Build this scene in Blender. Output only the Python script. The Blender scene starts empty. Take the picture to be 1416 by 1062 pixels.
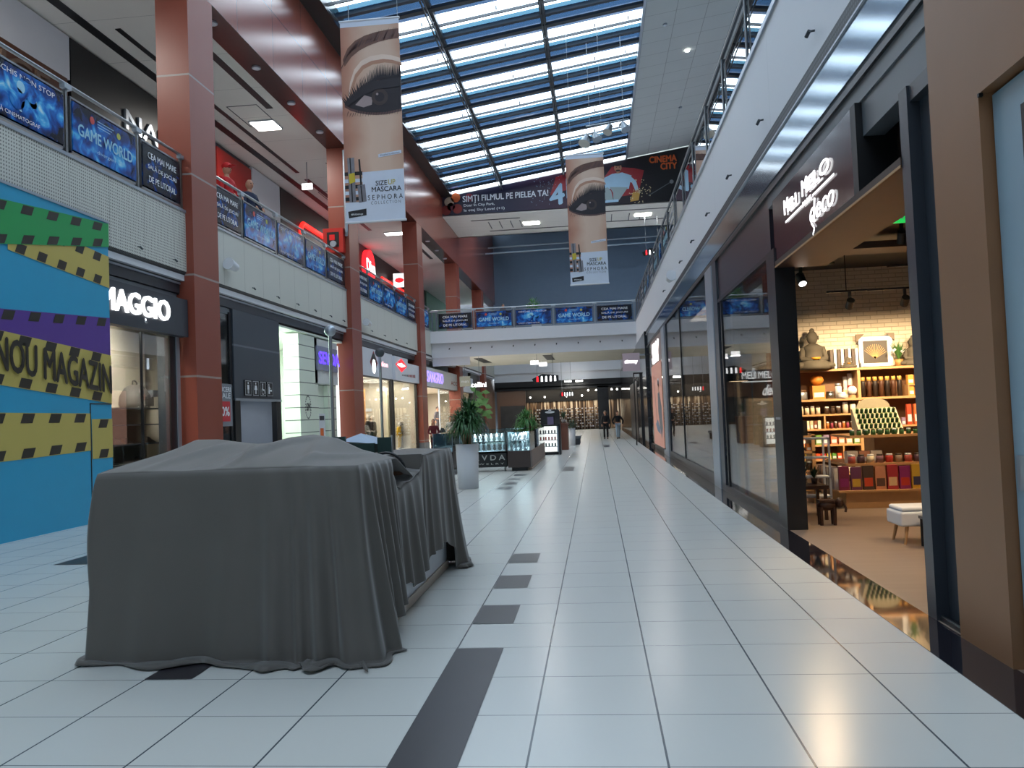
import bpy, bmesh, math, random
from mathutils import Vector, Matrix
random.seed(7)
sc = bpy.context.scene
COL = sc.collection
# ------------------------------------------------------------------ camera
CAM_H = 1.6
def setup_camera():
    f = 1150.0
    dy = Vector((824 - 708, 569 - 531, f)).normalized()          # corridor direction seen by the camera (right, down, forward)
    up = Vector((-.04, -1, 0)); up.z = -(up.x * dy.x + up.y * dy.y) / dy.z; up.normalize()
    dx = dy.cross(up)
    if dx.x < 0: dx = -dx
    R = Matrix((dx, dy, up))                                     # world = R @ (right, down, forward)
    cam = bpy.data.cameras.new('camera'); o = bpy.data.objects.new('camera', cam); COL.objects.link(o)
    r = R @ Vector((1, 0, 0)); u = R @ Vector((0, -1, 0)); b = R @ Vector((0, 0, -1))
    o.matrix_world = Matrix(((r.x, u.x, b.x, 0), (r.y, u.y, b.y, 0), (r.z, u.z, b.z, CAM_H), (0, 0, 0, 1)))
    cam.sensor_width = 36; cam.lens = f / 1416 * 36; cam.clip_end = 300; cam.clip_start = .05
    sc.camera = o
setup_camera()
# ------------------------------------------------------------------ world, daylight, exposure
W = bpy.data.worlds.new('sky'); sc.world = W; W.use_nodes = True
nt = W.node_tree; bg = nt.nodes['Background']
bg.inputs[0].default_value = (.80, .91, 1.0, 1); bg.inputs[1].default_value = 6.8
sc.view_settings.view_transform = 'Standard'; sc.view_settings.look = 'None'
sc.view_settings.gamma = 1; sc.view_settings.use_curve_mapping = False
sc.view_settings.exposure = 0.0
sc.cycles.use_denoising = True
sc.cycles.max_bounces = 7; sc.cycles.diffuse_bounces = 4; sc.cycles.glossy_bounces = 3
sc.cycles.transmission_bounces = 4; sc.cycles.transparent_max_bounces = 10
sc.cycles.sample_clamp_indirect = 6; sc.cycles.caustics_reflective = False; sc.cycles.caustics_refractive = False
def area(loc, size, power, col=(1, 1, 1), aim=(0, 0, -1), portal=False, name='light', spread=3.14):
    l = bpy.data.lights.new(name, 'AREA'); l.spread = spread; l.shape = 'RECTANGLE'; l.size, l.size_y = size
    l.energy = power; l.color = col
    o = bpy.data.objects.new(name, l); COL.objects.link(o); o.location = loc
    o.rotation_euler = Vector(aim).to_track_quat('-Z', 'Y').to_euler()
    if portal: l.cycles.is_portal = True
    return o
ROOF = lambda x: 15.2 + .14 * (x + 8.85)
area((-3.2, 14, ROOF(-3.2) + .9), (11.6, 76), 1, portal=True, name='skylight_portal').rotation_euler = (0, -math.atan(.14), 0)
WARM = (1, .72, .42)
# ------------------------------------------------------------------ materials
MATS = {}
def lin(h):
    h = h.lstrip('#'); c = [int(h[i:i + 2], 16) / 255 for i in (0, 2, 4)]
    return tuple(x / 12.92 if x <= .04045 else ((x + .055) / 1.055) ** 2.4 for x in c)
def mat(name, col, rough=.6, metal=0, emit=0, noise=.06, scale=3, spec=.5, bump=0, coat=0, ecol=None, sheen=0):
    if name in MATS: return MATS[name]
    m = bpy.data.materials.new(name); m.use_nodes = True; MATS[name] = m
    t = m.node_tree; p = t.nodes['Principled BSDF']
    c = lin(col) if isinstance(col, str) else col
    tc = t.nodes.new('ShaderNodeTexCoord'); nz = t.nodes.new('ShaderNodeTexNoise')
    nz.inputs['Scale'].default_value = scale; nz.inputs['Detail'].default_value = 3
    t.links.new(tc.outputs['Object'], nz.inputs['Vector'])
    mx = t.nodes.new('ShaderNodeMix'); mx.data_type = 'RGBA'
    mx.inputs[6].default_value = (*[x * (1 - noise) for x in c], 1); mx.inputs[7].default_value = (*[min(1, x * (1 + noise)) for x in c], 1)
    t.links.new(nz.outputs['Fac'], mx.inputs[0]); t.links.new(mx.outputs[2], p.inputs['Base Color'])
    p.inputs['Roughness'].default_value = rough; p.inputs['Metallic'].default_value = metal
    p.inputs['Specular IOR Level'].default_value = spec
    p.inputs['Coat Weight'].default_value = coat
    p.inputs['Sheen Weight'].default_value = sheen
    if emit:
        p.inputs['Emission Color'].default_value = (*(ecol or c), 1); p.inputs['Emission Strength'].default_value = emit
    if bump:
        b = t.nodes.new('ShaderNodeBump'); b.inputs['Strength'].default_value = bump; b.inputs['Distance'].default_value = .02
        t.links.new(nz.outputs['Fac'], b.inputs['Height']); t.links.new(b.outputs[0], p.inputs['Normal'])
    return m
def N(m, typ, **kw):
    n = m.node_tree.nodes.new(typ)
    for k, v in kw.items():
        if k.startswith('i'): n.inputs[int(k[1:])].default_value = v
        else: setattr(n, k, v)
    return n
def math_(m, op, a, b=None, clamp=False):
    n = m.node_tree.nodes.new('ShaderNodeMath'); n.operation = op; n.use_clamp = clamp
    for i, v in enumerate((a, b)):
        if v is None: continue
        if isinstance(v, (int, float)): n.inputs[i].default_value = v
        else: m.node_tree.links.new(v, n.inputs[i])
    return n.outputs[0]
def grid_lines(m, specs):
    """0..1 mask of thin joints; specs = (axis, period, offset, width)"""
    t = m.node_tree; tc = t.nodes.new('ShaderNodeTexCoord'); sx = t.nodes.new('ShaderNodeSeparateXYZ')
    t.links.new(tc.outputs['Object'], sx.inputs[0]); out = None
    for ax, per, off, w in specs:
        a = math_(m, 'SUBTRACT', sx.outputs[ax], off - 1000 * per)
        fr = math_(m, 'FRACT', math_(m, 'DIVIDE', a, per))
        d = math_(m, 'ABSOLUTE', math_(m, 'SUBTRACT', fr, .5))
        l = math_(m, 'GREATER_THAN', d, .5 - w / per / 2)
        out = l if out is None else math_(m, 'MAXIMUM', out, l)
    return out
def panel_mat(name, col, line, specs, rough=.4, spec=.5, noise=.05, scale=.6, metal=0):
    m = mat(name, col, rough, metal, noise=noise, scale=scale, spec=spec); t = m.node_tree; p = t.nodes['Principled BSDF']
    src = p.inputs['Base Color'].links[0].from_socket
    mk = grid_lines(m, specs); mx = N(m, 'ShaderNodeMix', data_type='RGBA')
    t.links.new(mk, mx.inputs[0]); t.links.new(src, mx.inputs[6]); mx.inputs[7].default_value = (*lin(line), 1)
    t.links.new(mx.outputs[2], p.inputs['Base Color'])
    return m
def glass(name, tint=(1, 1, 1), refl=.5, rough=.0, ior=1.5):
    """thin sheet: clear with a Fresnel reflection"""
    if name in MATS: return MATS[name]
    m = bpy.data.materials.new(name); m.use_nodes = True; MATS[name] = m; t = m.node_tree; t.nodes.clear()
    o = t.nodes.new('ShaderNodeOutputMaterial'); g = t.nodes.new('ShaderNodeBsdfGlossy'); tr = t.nodes.new('ShaderNodeBsdfTransparent')
    g.inputs['Roughness'].default_value = rough; tr.inputs[0].default_value = (*tint, 1)
    lw = t.nodes.new('ShaderNodeFresnel'); lw.inputs[0].default_value = ior
    mx = t.nodes.new('ShaderNodeMixShader'); k = math_(m, 'MULTIPLY', lw.outputs[0], refl, True)
    t.links.new(k, mx.inputs[0]); t.links.new(tr.outputs[0], mx.inputs[1]); t.links.new(g.outputs[0], mx.inputs[2])
    t.links.new(mx.outputs[0], o.inputs[0]); return m
# floor tiles
M_FLOOR = panel_mat('white_floor_tile', '#cccdc8', '#50565c', [(0, .64, .256, .011), (1, .645, 4.47, .006)], rough=.24, noise=.035, scale=.7)
M_DARKT = mat('dark_floor_tile', '#2b282d', .35, noise=.15, scale=4)
M_GRANITE = mat('black_granite', '#1c1b22', .06, noise=.25, scale=60, coat=.3)
M_RED = panel_mat('red_brown_panel', '#8a4535', '#948680', [(2, 2.29, 2.75, .045)], rough=.38, noise=.05)
M_REDW = panel_mat('red_brown_cladding', '#8f4a3a', '#4a2a24', [(1, 2.44, 1.0, .02), (2, 1.75, 11.83, .02)], rough=.22, noise=.05)
M_CREAM = panel_mat('cream_balcony_panel', '#c9cac2', '#8b8c86', [(1, 1.22, .2, .012)], rough=.5)
def perforate(name):
    m = panel_mat(name, '#c9cac2', '#8b8c86', [(1, 1.22, .2, .012)], rough=.5); t = m.node_tree; p = t.nodes['Principled BSDF']
    src = p.inputs['Base Color'].links[0].from_socket
    mk = math_(m, 'MULTIPLY', grid_lines(m, [(1, .06, 0, .028)]), grid_lines(m, [(2, .06, 0, .028)]))
    mx = N(m, 'ShaderNodeMix', data_type='RGBA'); t.links.new(mk, mx.inputs[0]); t.links.new(src, mx.inputs[6]); mx.inputs[7].default_value = (*lin('#6f706c'), 1)
    t.links.new(mx.outputs[2], p.inputs['Base Color']); return m
M_PERF = perforate('perforated_cream_panel')
M_MESH = panel_mat('dark_vent_grille', '#4a4f55', '#1c2024', [(1, .05, 0, .02), (2, .05, 0, .02)], rough=.5)
M_WHITE = mat('white_plaster', '#d3d6dc', .6, noise=.02)
M_WHITEP = panel_mat('white_balcony_panel', '#d3d6dc', '#b4b8be', [(1, 4.9, 1.0, .008)], rough=.5, noise=.02)
M_CEIL = panel_mat('pale_ceiling', '#dcdad2', '#8c8c88', [(1, 2.4, .3, .012)], rough=.8)
M_CEILR = panel_mat('sloping_ceiling_board', '#c2c8c8', '#959b9c', [(1, 1.22, .3, .025), (0, 1.22, .1, .025)], rough=.7)
M_STEELD = mat('dark_roof_steel', '#363c42', .5, noise=.1)
M_STEELB = mat('blue_roof_steel', '#2a3646', .45, noise=.1)
M_BLACK = mat('black_paint', '#0e0f12', .45)
M_BLACKM = mat('black_metal_frame', '#15171b', .35)
M_CHAR = mat('charcoal_panel', '#343a42', .35, noise=.08)
M_CHARL = mat('grey_header_panel', '#5d6369', .4, noise=.06)
M_STEEL = mat('brushed_steel', '#9aa0a4', .3, 1, noise=.08, scale=9)
M_STRIP = mat('polished_metal_strip', '#8b98a4', .12, 1, noise=.06, scale=2)
M_ALU = mat('silver_aluminium', '#aab3bd', .35, .6, noise=.04)
M_LIGHT = mat('lamp_diffuser', (1, .97, .9), .5, emit=14, noise=0)
M_LED = mat('white_led_lettering', (1, 1, 1), .5, emit=1.6, noise=0)
M_GLASS = glass('clear_glass'); M_SHOPG = glass('shop_window_glass', (.95, .97, .97), .8, ior=1.5)
M_SHOPL = glass('left_window_glass', (.95, .97, .96), .45)
M_RAILG = glass('balustrade_glass', (.75, .8, .84), 2.2)
M_TINT = glass('blue_roof_glass', (.015, .034, .068), .35, .15)
M_TINTL = glass('pale_blue_roof_glass', (.045, .10, .14), .3, .1)
M_SKYG = glass('roof_glass', (.9, .95, 1), .1)
M_WARMWALL = mat('warm_white_wall', '#d8cfc0', .7)
M_WOODL = mat('pale_wood_shelf', '#b98f62', .5, noise=.12, scale=8)
M_TEXTW = mat('white_print', '#e8ecf0', .5, noise=.02)
M_TEXTK = mat('black_print', '#15151a', .5, noise=.02)
# ------------------------------------------------------------------ mesh helpers
class MB:
    def __init__(s): s.v = []; s.f = []; s.m = []; s.ms = []; s.sm = set()
    def mi(s, m):
        if m not in s.ms: s.ms.append(m)
        return s.ms.index(m)
    def add(s, vs, fs, m, smooth=False):
        b = len(s.v); s.v += [Vector(p) for p in vs]; i = s.mi(m)
        for f in fs:
            if smooth: s.sm.add(len(s.f))
            s.f.append([b + k for k in f]); s.m.append(i)
        return s
    def box(s, a, b, m):
        x0, x1 = sorted((a[0], b[0])); y0, y1 = sorted((a[1], b[1])); z0, z1 = sorted((a[2], b[2]))
        return s.add([(x0, y0, z0), (x1, y0, z0), (x1, y1, z0), (x0, y1, z0), (x0, y0, z1), (x1, y0, z1), (x1, y1, z1), (x0, y1, z1)],
                     [(0, 3, 2, 1), (4, 5, 6, 7), (0, 1, 5, 4), (1, 2, 6, 5), (2, 3, 7, 6), (3, 0, 4, 7)], m)
    def quad(s, a, b, c, d, m): return s.add([a, b, c, d], [(0, 1, 2, 3)], m)
    def cyl(s, p, q, r, m, r2=None, n=12, caps=True):
        p, q = Vector(p), Vector(q); d = (q - p).normalized(); a = d.orthogonal().normalized(); b = d.cross(a); r2 = r if r2 is None else r2
        vs = [p + (a * math.cos(t) + b * math.sin(t)) * r for t in [i * 2 * math.pi / n for i in range(n)]] + \
             [q + (a * math.cos(t) + b * math.sin(t)) * r2 for t in [i * 2 * math.pi / n for i in range(n)]]
        s.add(vs, [(i, (i + 1) % n, n + (i + 1) % n, n + i) for i in range(n)], m, True)
        if caps: s.add(vs, [tuple(range(n))[::-1], tuple(range(n, 2 * n))], m)
        return s
    def lathe(s, c, prof, m, n=16):
        c = Vector(c); vs = []
        for r, z in prof: vs += [c + Vector((r * math.cos(i * 2 * math.pi / n), r * math.sin(i * 2 * math.pi / n), z)) for i in range(n)]
        fs = [(k * n + i, k * n + (i + 1) % n, (k + 1) * n + (i + 1) % n, (k + 1) * n + i) for k in range(len(prof) - 1) for i in range(n)]
        return s.add(vs, fs, m, True)
    def ball(s, c, r, m, n=12, sq=(1, 1, 1)):
        k = n // 2; c = Vector(c); vs = []; 
        for j in range(k + 1):
            th = math.pi * j / k
            for i in range(n):
                ph = 2 * math.pi * i / n; vs.append(c + Vector((math.sin(th) * math.cos(ph) * r * sq[0], math.sin(th) * math.sin(ph) * r * sq[1], -math.cos(th) * r * sq[2])))
        return s.add(vs, [(j * n + i, j * n + (i + 1) % n, (j + 1) * n + (i + 1) % n, (j + 1) * n + i) for j in range(k) for i in range(n)], m, True)
    def prism(s, pts, vec, m):
        """closed solid from a planar outline"""
        n = len(pts); v = Vector(vec); a = [Vector(p) for p in pts]
        s.add(a + [p + v for p in a], [tuple(range(n))[::-1], tuple(range(n, 2 * n))] + [(i, (i + 1) % n, n + (i + 1) % n, n + i) for i in range(n)], m); return s
    def tube(s, pts, r, m, n=8):
        for i in range(len(pts) - 1): s.cyl(pts[i], pts[i + 1], r, m, n=n)
        return s
OFF = {}
def build(name, mb, parent=None, local=False):
    if parent is None and not local:
        xs = [v.x for v in mb.v]; ys = [v.y for v in mb.v]; zs = [v.z for v in mb.v]
        off = Vector(((min(xs) + max(xs)) / 2, (min(ys) + max(ys)) / 2, min(zs)))
        off = Vector((0, 0, 0)) if mb.__dict__.get('world') else off
    else: off = OFF.get(parent.name, Vector((0, 0, 0))) if parent else Vector((0, 0, 0))
    me = bpy.data.meshes.new(name); me.from_pydata([v - off for v in mb.v], [], mb.f)
    for m in mb.ms: me.materials.append(m)
    for i, p in enumerate(me.polygons): p.material_index = mb.m[i]; p.use_smooth = i in mb.sm
    me.update(); o = bpy.data.objects.new(name, me); COL.objects.link(o)
    if parent: o.parent = parent; OFF[o.name] = off
    else: o.location = off; OFF[o.name] = off
    return o
def tag(o, label=None, cat=None, group=None, kind=None):
    if label: o['label'] = label
    if cat: o['category'] = cat
    if group: o['group'] = group
    if kind: o['kind'] = kind
    return o
def T(name, label, cat, loc=(0, 0, 0), group=None, rotz=0, local=False, kind=None):
    o = bpy.data.objects.new(name, None); COL.objects.link(o); o.location = loc; o.rotation_euler = (0, 0, rotz); o.empty_display_size = .1
    OFF[o.name] = Vector((0, 0, 0)) if local else Vector(loc)
    return tag(o, label, cat, group, kind)
def struct(name, mb, label=None, world=True):
    mb.world = world                                             # keep object coordinates = world coordinates for tile and panel joints
    return tag(build(name, mb), label or name.replace('_', ' '), 'building', kind='structure')
def thing(name, mb, label, cat, group=None): return tag(build(name, mb), label, cat, group)
def copy_tree(o, dloc=None, label=None, loc=None, rotz=None):
    c = o.copy(); COL.objects.link(c)
    if dloc is not None: c.location = o.location + Vector(dloc)
    if loc is not None: c.location = loc
    if rotz is not None: c.rotation_euler = (0, 0, rotz)
    if label: c['label'] = label
    def kids(a, b):
        for ch in list(a.children):
            k = ch.copy(); COL.objects.link(k); k.parent = b; kids(ch, k)
    kids(o, c); return c
_tc = {}
def text2d(s, bold=0):
    key = (s, bold)
    if key in _tc: return _tc[key]
    c = bpy.data.curves.new('t', 'FONT'); c.body = s; c.size = 1; c.offset = bold; c.resolution_u = 3
    o = bpy.data.objects.new('t', c); COL.objects.link(o); bpy.context.view_layer.update()
    me = bpy.data.meshes.new_from_object(o.evaluated_get(bpy.context.evaluated_depsgraph_get()))
    vs = [(v.co.x, v.co.y) for v in me.vertices]; fs = [tuple(p.vertices) for p in me.polygons]
    es = {}
    for p in me.polygons:
        for e in p.edge_keys: es[e] = es.get(e, 0) + 1
    bd = [e for e, n in es.items() if n == 1]
    bpy.data.objects.remove(o); bpy.data.meshes.remove(me); bpy.data.curves.remove(c)
    x0 = min(v[0] for v in vs); x1 = max(v[0] for v in vs); y0 = min(v[1] for v in vs); y1 = max(v[1] for v in vs)
    _tc[key] = ([((x - x0) / (x1 - x0), (y - y0) / (y1 - y0)) for x, y in vs], fs, bd, (x1 - x0) / (y1 - y0)); return _tc[key]
class Art:
    """drawing on a plane: o = lower left, X and Y directions, n = outward normal"""
    def __init__(s, mb, o, x, y, n): s.mb = mb; s.o = Vector(o); s.x = Vector(x); s.y = Vector(y); s.n = Vector(n).normalized()
    def p(s, a, b, l=0): return s.o + s.x * a + s.y * b + s.n * (.003 * l)
    def poly(s, pts, m, l=1): s.mb.add([s.p(a, b, l) for a, b in pts], [tuple(range(len(pts)))], m); return s
    def rect(s, a0, b0, a1, b1, m, l=1): return s.poly([(a0, b0), (a1, b0), (a1, b1), (a0, b1)], m, l)
    def disc(s, a, b, r, m, l=1, ry=None, n=20): return s.poly([(a + r * math.cos(i * 2 * math.pi / n), b + (ry or r) * math.sin(i * 2 * math.pi / n)) for i in range(n)], m, l)
    def strip(s, top, bot, m, l=1):
        n = len(top); s.mb.add([s.p(a, b, l) for a, b in top] + [s.p(a, b, l) for a, b in bot], [(i, i + 1, n + i + 1, n + i) for i in range(n - 1)], m); return s
    def line(s, a, b, w, m, l=1, w2=None):
        w2 = w if w2 is None else w2; dx, dy = b[0] - a[0], b[1] - a[1]; L = math.hypot(dx, dy) or 1; nx, ny = -dy / L / 2, dx / L / 2
        return s.poly([(a[0] + nx * w, a[1] + ny * w), (a[0] - nx * w, a[1] - ny * w), (b[0] - nx * w2, b[1] - ny * w2), (b[0] + nx * w2, b[1] + ny * w2)], m, l)
    def text(s, t, a, b, w, h, m, l=1, bold=0, depth=0, slant=0, rise=0):
        """text fitted to a box w x h (w None = natural width)"""
        if bold and not depth:                                   # heavier strokes: the same letters laid a little apart
            d_ = bold * h * 1.1
            for k_, (dx, dy) in enumerate(((-d_, 0), (d_, 0), (0, d_), (0, -d_))): s.text(t, a + dx, b + dy, w, h, m, l + .35 * (k_ + 1), 0, 0, slant, rise)
        vs, fs, bd, asp = text2d(t, 0); w = w or asp * h
        P2 = lambda q: (a + q[0] * w + slant * q[1] * h, b + q[1] * h + rise * q[0] * w)
        base = [s.p(*P2(q), l) for q in vs]
        if depth:
            if bold:
                d_ = bold * h * 1.1
                for k_, (dx, dy) in enumerate(((-d_, 0), (d_, 0), (0, d_), (0, -d_))): s.text(t, a + dx, b + dy, w, h, m, l + .35 * (k_ + 1), 0, depth, slant, rise)
            top = [v + s.n * depth for v in base]; n = len(vs)
            s.mb.add(base + top, [tuple(i + n for i in f) for f in fs] + [(e[0], e[1], e[1] + n, e[0] + n) for e in bd], m)
        else: s.mb.add(base, fs, m)
        return s
XN = (1, 0, 0)
def left_art(mb, x, y0, z0): return Art(mb, (x, y0, z0), (0, 1, 0), (0, 0, 1), (1, 0, 0))      # seen from the corridor, reads towards +Y
def right_art(mb, x, y0, z0): return Art(mb, (x, y0, z0), (0, -1, 0), (0, 0, 1), (-1, 0, 0))   # right hand wall, reads towards -Y
def front_art(mb, x, y, z): return Art(mb, (x, y, z), (1, 0, 0), (0, 0, 1), (0, -1, 0))        # faces the camera
# ================================================================== STRUCTURE
YB, YF = -22.0, 76.0
mb = MB(); mb.quad((-9.2, YB, 0), (2.03, YB, 0), (2.03, YF + 2, 0), (-9.2, YF + 2, 0), M_FLOOR)
a = Art(mb, (0, 0, 0), (1, 0, 0), (0, 1, 0), (0, 0, 1))
for x0, y0, x1, y1 in [(-1.03, 1.9, -.7, 5.74), (-1.02, 6.41, -.7, 7.02), (-1.02, 7.71, -.7, 8.3), (-1.02, 9.0, -.7, 9.58), (-2.95, 5.12, -2.63, 5.76), (-6.63, 9.55, -6.15, 10.25), (-6.63, 5.1, -6.15, 8.0),
                       (-2.23, 17.9, -2.08, 18.55), (-2.05, 17.9, -1.9, 18.55), (-2.22, 19.1, -1.9, 19.75), (-2.22, 20.35, -1.92, 21.0), (-2.22, 21.7, -1.9, 22.25), (-.98, 23.0, -.68, 24.6), (-1.0, 28.8, -.72, 29.4), (-1.0, 30.5, -.72, 31.2), (-1.0, 32.2, -.72, 33.0),
                       (-1.44, 45.4, -1.14, 47.6), (-1.42, 53, -1.1, 56), (.28, 37.5, .55, 39.5), (-4.25, 22, -3.95, 26), (-4.25, 33, -3.95, 36)]:
    a.rect(x0, y0, x1, y1, M_DARKT, 1)
for i in range(14):                                              # light chips inlaid in the two mosaic tiles
    q = random.random(); a.rect(-.97 + .25 * random.random(), 23.1 + i * .1, -.9 + .2 * random.random(), 23.15 + i * .1, M_FLOOR, 2)
struct('floor', mb, 'pale polished mall floor tiles with dark inlaid tiles')
mb = MB(); mb.box((2.03, YB, -.02), (2.37, YF, .004), M_GRANITE); struct('trim_1', mb, 'polished black granite border along the right shopfronts')
def wood_floor(name, col):
    m = mat(name, col, .35, noise=.15, scale=1.4); t = m.node_tree; nz = [n for n in t.nodes if n.type == 'TEX_NOISE'][0]
    mp = t.nodes.new('ShaderNodeMapping'); mp.inputs['Scale'].default_value = (.6, 7, 1); tc = [n for n in t.nodes if n.type == 'TEX_COORD'][0]
    t.links.new(tc.outputs['Object'], mp.inputs[0]); t.links.new(mp.outputs[0], nz.inputs['Vector']); return m
M_SHOPFL = wood_floor('greige_wood_floor', '#857466')
mb = MB(); mb.quad((2.37, -3, .002), (12, -3, .002), (12, 38, .002), (2.37, 38, .002), M_SHOPFL); struct('floor_shop_right', mb, 'wood plank floor inside the right shops')
mb = MB(); mb.quad((-16, YB, .001), (-9.2, YB, .001), (-9.2, YF, .001), (-16, YF, .001), mat('left_shop_floor', '#b8b4aa', .3)); struct('floor_shop_left', mb, 'pale floor inside the left shops')
# upper gallery slabs
mb = MB(); mb.box((-16, YB, 4.9), (-9.08, YF, 6.4), M_WHITE); struct('floor_upper_left', mb, 'left gallery floor slab')
mb = MB(); mb.box((2.42, YB, 5.15), (9, YF, 6.4), M_WHITE); struct('floor_upper_right', mb, 'right gallery floor slab')
mb = MB(); mb.box((-9.08, YB, 5.1), (-9.02, 17.8, 6.46), M_PERF); mb.box((-9.08, 17.8, 5.1), (-9.02, YF, 6.46), M_CREAM)
mb.box((-9.12, YB, 6.44), (-9.0, YF, 6.5), M_ALU); struct('trim_2', mb, 'cream panelled edge of the left gallery, perforated near the hoarding')
mb = MB(); mb.prism([(-9.03, YB, 5.1), (-9.2, YB, 4.86), (-9.24, YB, 4.86), (-9.08, YB, 5.1)], (0, YF - YB, 0), M_MESH); mb.box((-9.22, YB, 4.83), (-9.17, YF, 4.87), M_ALU)
struct('trim_3', mb, 'grey vent grille strip under the left gallery edge')
mb = MB(); mb.box((2.38, YB, 5.12), (2.44, YF, 6.46), M_WHITEP); mb.box((2.35, YB, 6.44), (2.5, YF, 6.52), M_ALU); struct('trim_4', mb, 'white panelled edge of the right gallery')
mb = MB(); mb.box((2.38, YB, 4.95), (2.42, YF, 5.12), M_MESH); mb.box((2.36, YB, 4.93), (2.42, YF, 4.95), M_ALU); struct('trim_5', mb, 'dark vent grille strip under the right gallery edge')
mb = MB(); mb.box((2.38, YB, 4.48), (2.44, 37, 4.93), M_STRIP); struct('trim_6', mb, 'polished metal band above the right shopfronts reflecting the roof')
mb = MB(); mb.box((2.37, YB, 4.36), (2.5, 37, 4.42), M_BLACKM); mb.box((2.4, YB, 4.42), (2.5, 37, 4.48), M_CHARL); struct('trim_7', mb, 'thin dark lines under the metal band')
# red clad wall and soffit over the left gallery
mb = MB(); mb.box((-9.62, YB, 11.83), (-8.85, 50, 15.3), M_REDW); mb.prism([(-9.62, 50, 11.83), (-9.62, YF + 1, 11.83), (-9.62, YF + 1, 18.7), (-9.62, 56, 14.6), (-9.62, 50, 15.3)], (.77, 0, 0), M_REDW); struct('wall_left', mb, 'red-brown panelled wall above the left gallery')
mb = MB(); mb.box((-13.5, YB, 11.95), (-9.6, YF, 12.1), M_CEIL)
for x0, x1, y0, y1 in [(-10.32, -10.1, -8, 17), (-10.3, -10.08, 20.5, 26), (-11.9, -11.75, 20, 33), (-12.62, -12.35, -8, 40), (-10.3, -10.1, 32, 38), (-11.9, -11.7, 34, 44), (-10.3, -10.1, 45, 53)]:
    mb.box((x0, y0, 11.93), (x1, y1, 11.96), M_BLACK)
for x0, y0, x1, y1 in [(-11.2, 15.5, -9.9, 16.8), (-11.5, 25.6, -10.5, 27.5), (-12.0, 36, -11, 37.4)]:
    for q in ((x0, y0, x1, y0 + .03), (x0, y1, x1, y1 + .03), (x0, y0, x0 + .03, y1), (x1, y0, x1 + .03, y1)): mb.box((q[0], q[1], 11.94), (q[2], q[3], 11.96), M_STEELD)
struct('ceiling_left', mb, 'pale plaster ceiling over the left gallery with black slots')
mb = MB(); mb.box((-13.6, YB, 6.4), (-13.35, YF, 12.1), M_CHAR); struct('wall_left_upper', mb, 'dark back wall of the left gallery')
mb = MB(); mb.box((-16.2, YB, 0), (-16, YF, 4.9), M_WARMWALL); struct('wall_left_lower', mb, 'back wall of the left shops')
# roof
def roof_box(mb, x0, x1, y0, y1, dz0, dz1, m):
    vs = [(x, y, ROOF(x) + d) for d in (dz0, dz1) for x, y in ((x0, y0), (x1, y0), (x1, y1), (x0, y1))]
    mb.add(vs, [(0, 3, 2, 1), (4, 5, 6, 7), (0, 1, 5, 4), (1, 2, 6, 5), (2, 3, 7, 6), (3, 0, 4, 7)], m)
XL, XRR = -8.3, 2.5; P0 = 28.55; PER = 3.04
gl = MB(); bt = MB(); pb = MB(); st = MB(); k = -17
while P0 + k * PER < 49:
    y = P0 + k * PER; y1 = min(y + 1.12, 50)
    gl.add([(XL, y, ROOF(XL) + .1), (XRR, y, ROOF(XRR) + .1), (XRR, y1, ROOF(XRR) + .1), (XL, y1, ROOF(XL) + .1)], [(0, 1, 2, 3)], M_SKYG)
    pb.add([(XL, y + 1.12, ROOF(XL) + .1), (XRR, y + 1.12, ROOF(XRR) + .1), (XRR, y + 1.42, ROOF(XRR) + .1), (XL, y + 1.42, ROOF(XL) + .1)], [(0, 1, 2, 3)], M_TINTL)
    bt.add([(XL, y + 1.42, ROOF(XL) + .1), (XRR, y + 1.42, ROOF(XRR) + .1), (XRR, y + PER, ROOF(XRR) + .1), (XL, y + PER, ROOF(XL) + .1)], [(0, 1, 2, 3)], M_TINT)
    roof_box(st, XL, XRR, y + .70, y + .76, 0, .1, M_STEELD)
    roof_box(st, XL, XRR, y + 1.45, y + 1.64, -.05, .1, M_STEELB)
    roof_box(st, XL, XRR, y + 2.22, y + 2.46, -.09, .02, M_STEELD)
    for x in (-5.6, -2.9, .6, 1.9): st.cyl((x, y + .3, ROOF(x) - .05), (x, y + .3, ROOF(x) + .08), .03, M_STEELD, n=6)
    k += 1
struct('window_1', gl, 'bright clear glass strips of the sloping skylight'); struct('window_2', pb, 'pale blue glass strips of the skylight'); struct('window_3', bt, 'dark blue glass bands of the skylight')
for x in (-5.13, -1.31):
    roof_box(st, x - .09, x + .09, YB, 50, -.05, .12, M_STEELD); roof_box(st, x - .07, x - .03, YB, 50, -.42, -.36, M_STEELD); roof_box(st, x + .03, x + .07, YB, 50, -.42, -.36, M_STEELD)
    y = 10
    while y < 50:
        st.cyl((x, y, ROOF(x) - .38), (x, y + .5, ROOF(x) - .03), .03, M_STEELD, n=5); st.cyl((x, y + 1.0, ROOF(x) - .38), (x, y + .5, ROOF(x) - .03), .03, M_STEELD, n=5); y += 3.04
struct('trim_8', st, 'dark steel purlins and beams of the skylight')
mb = MB(); mb.box((-8.9, YB, 15.1), (-8.2, 50, 15.7), M_BLACKM)
for y in range(8, 50, 2): mb.cyl((-8.3, y, 15.2), (-8.1, y + .9, 15.12), .05, M_STEELD, n=6)
struct('trim_9', mb, 'dark gutter box along the left edge of the skylight')
mb = MB(); roof_box(mb, 2.5, 9.2, YB, 50, -.05, .25, M_CEILR); roof_box(mb, 2.42, 2.52, YB, 50, -.12, .25, M_ALU); struct('ceiling_right', mb, 'sloping pale board ceiling right of the skylight')
mb = MB(); mb.box((9, YB, 0), (9.2, YF, 20), M_WHITE); struct('wall_right_upper', mb, 'wall behind the right gallery')
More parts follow.
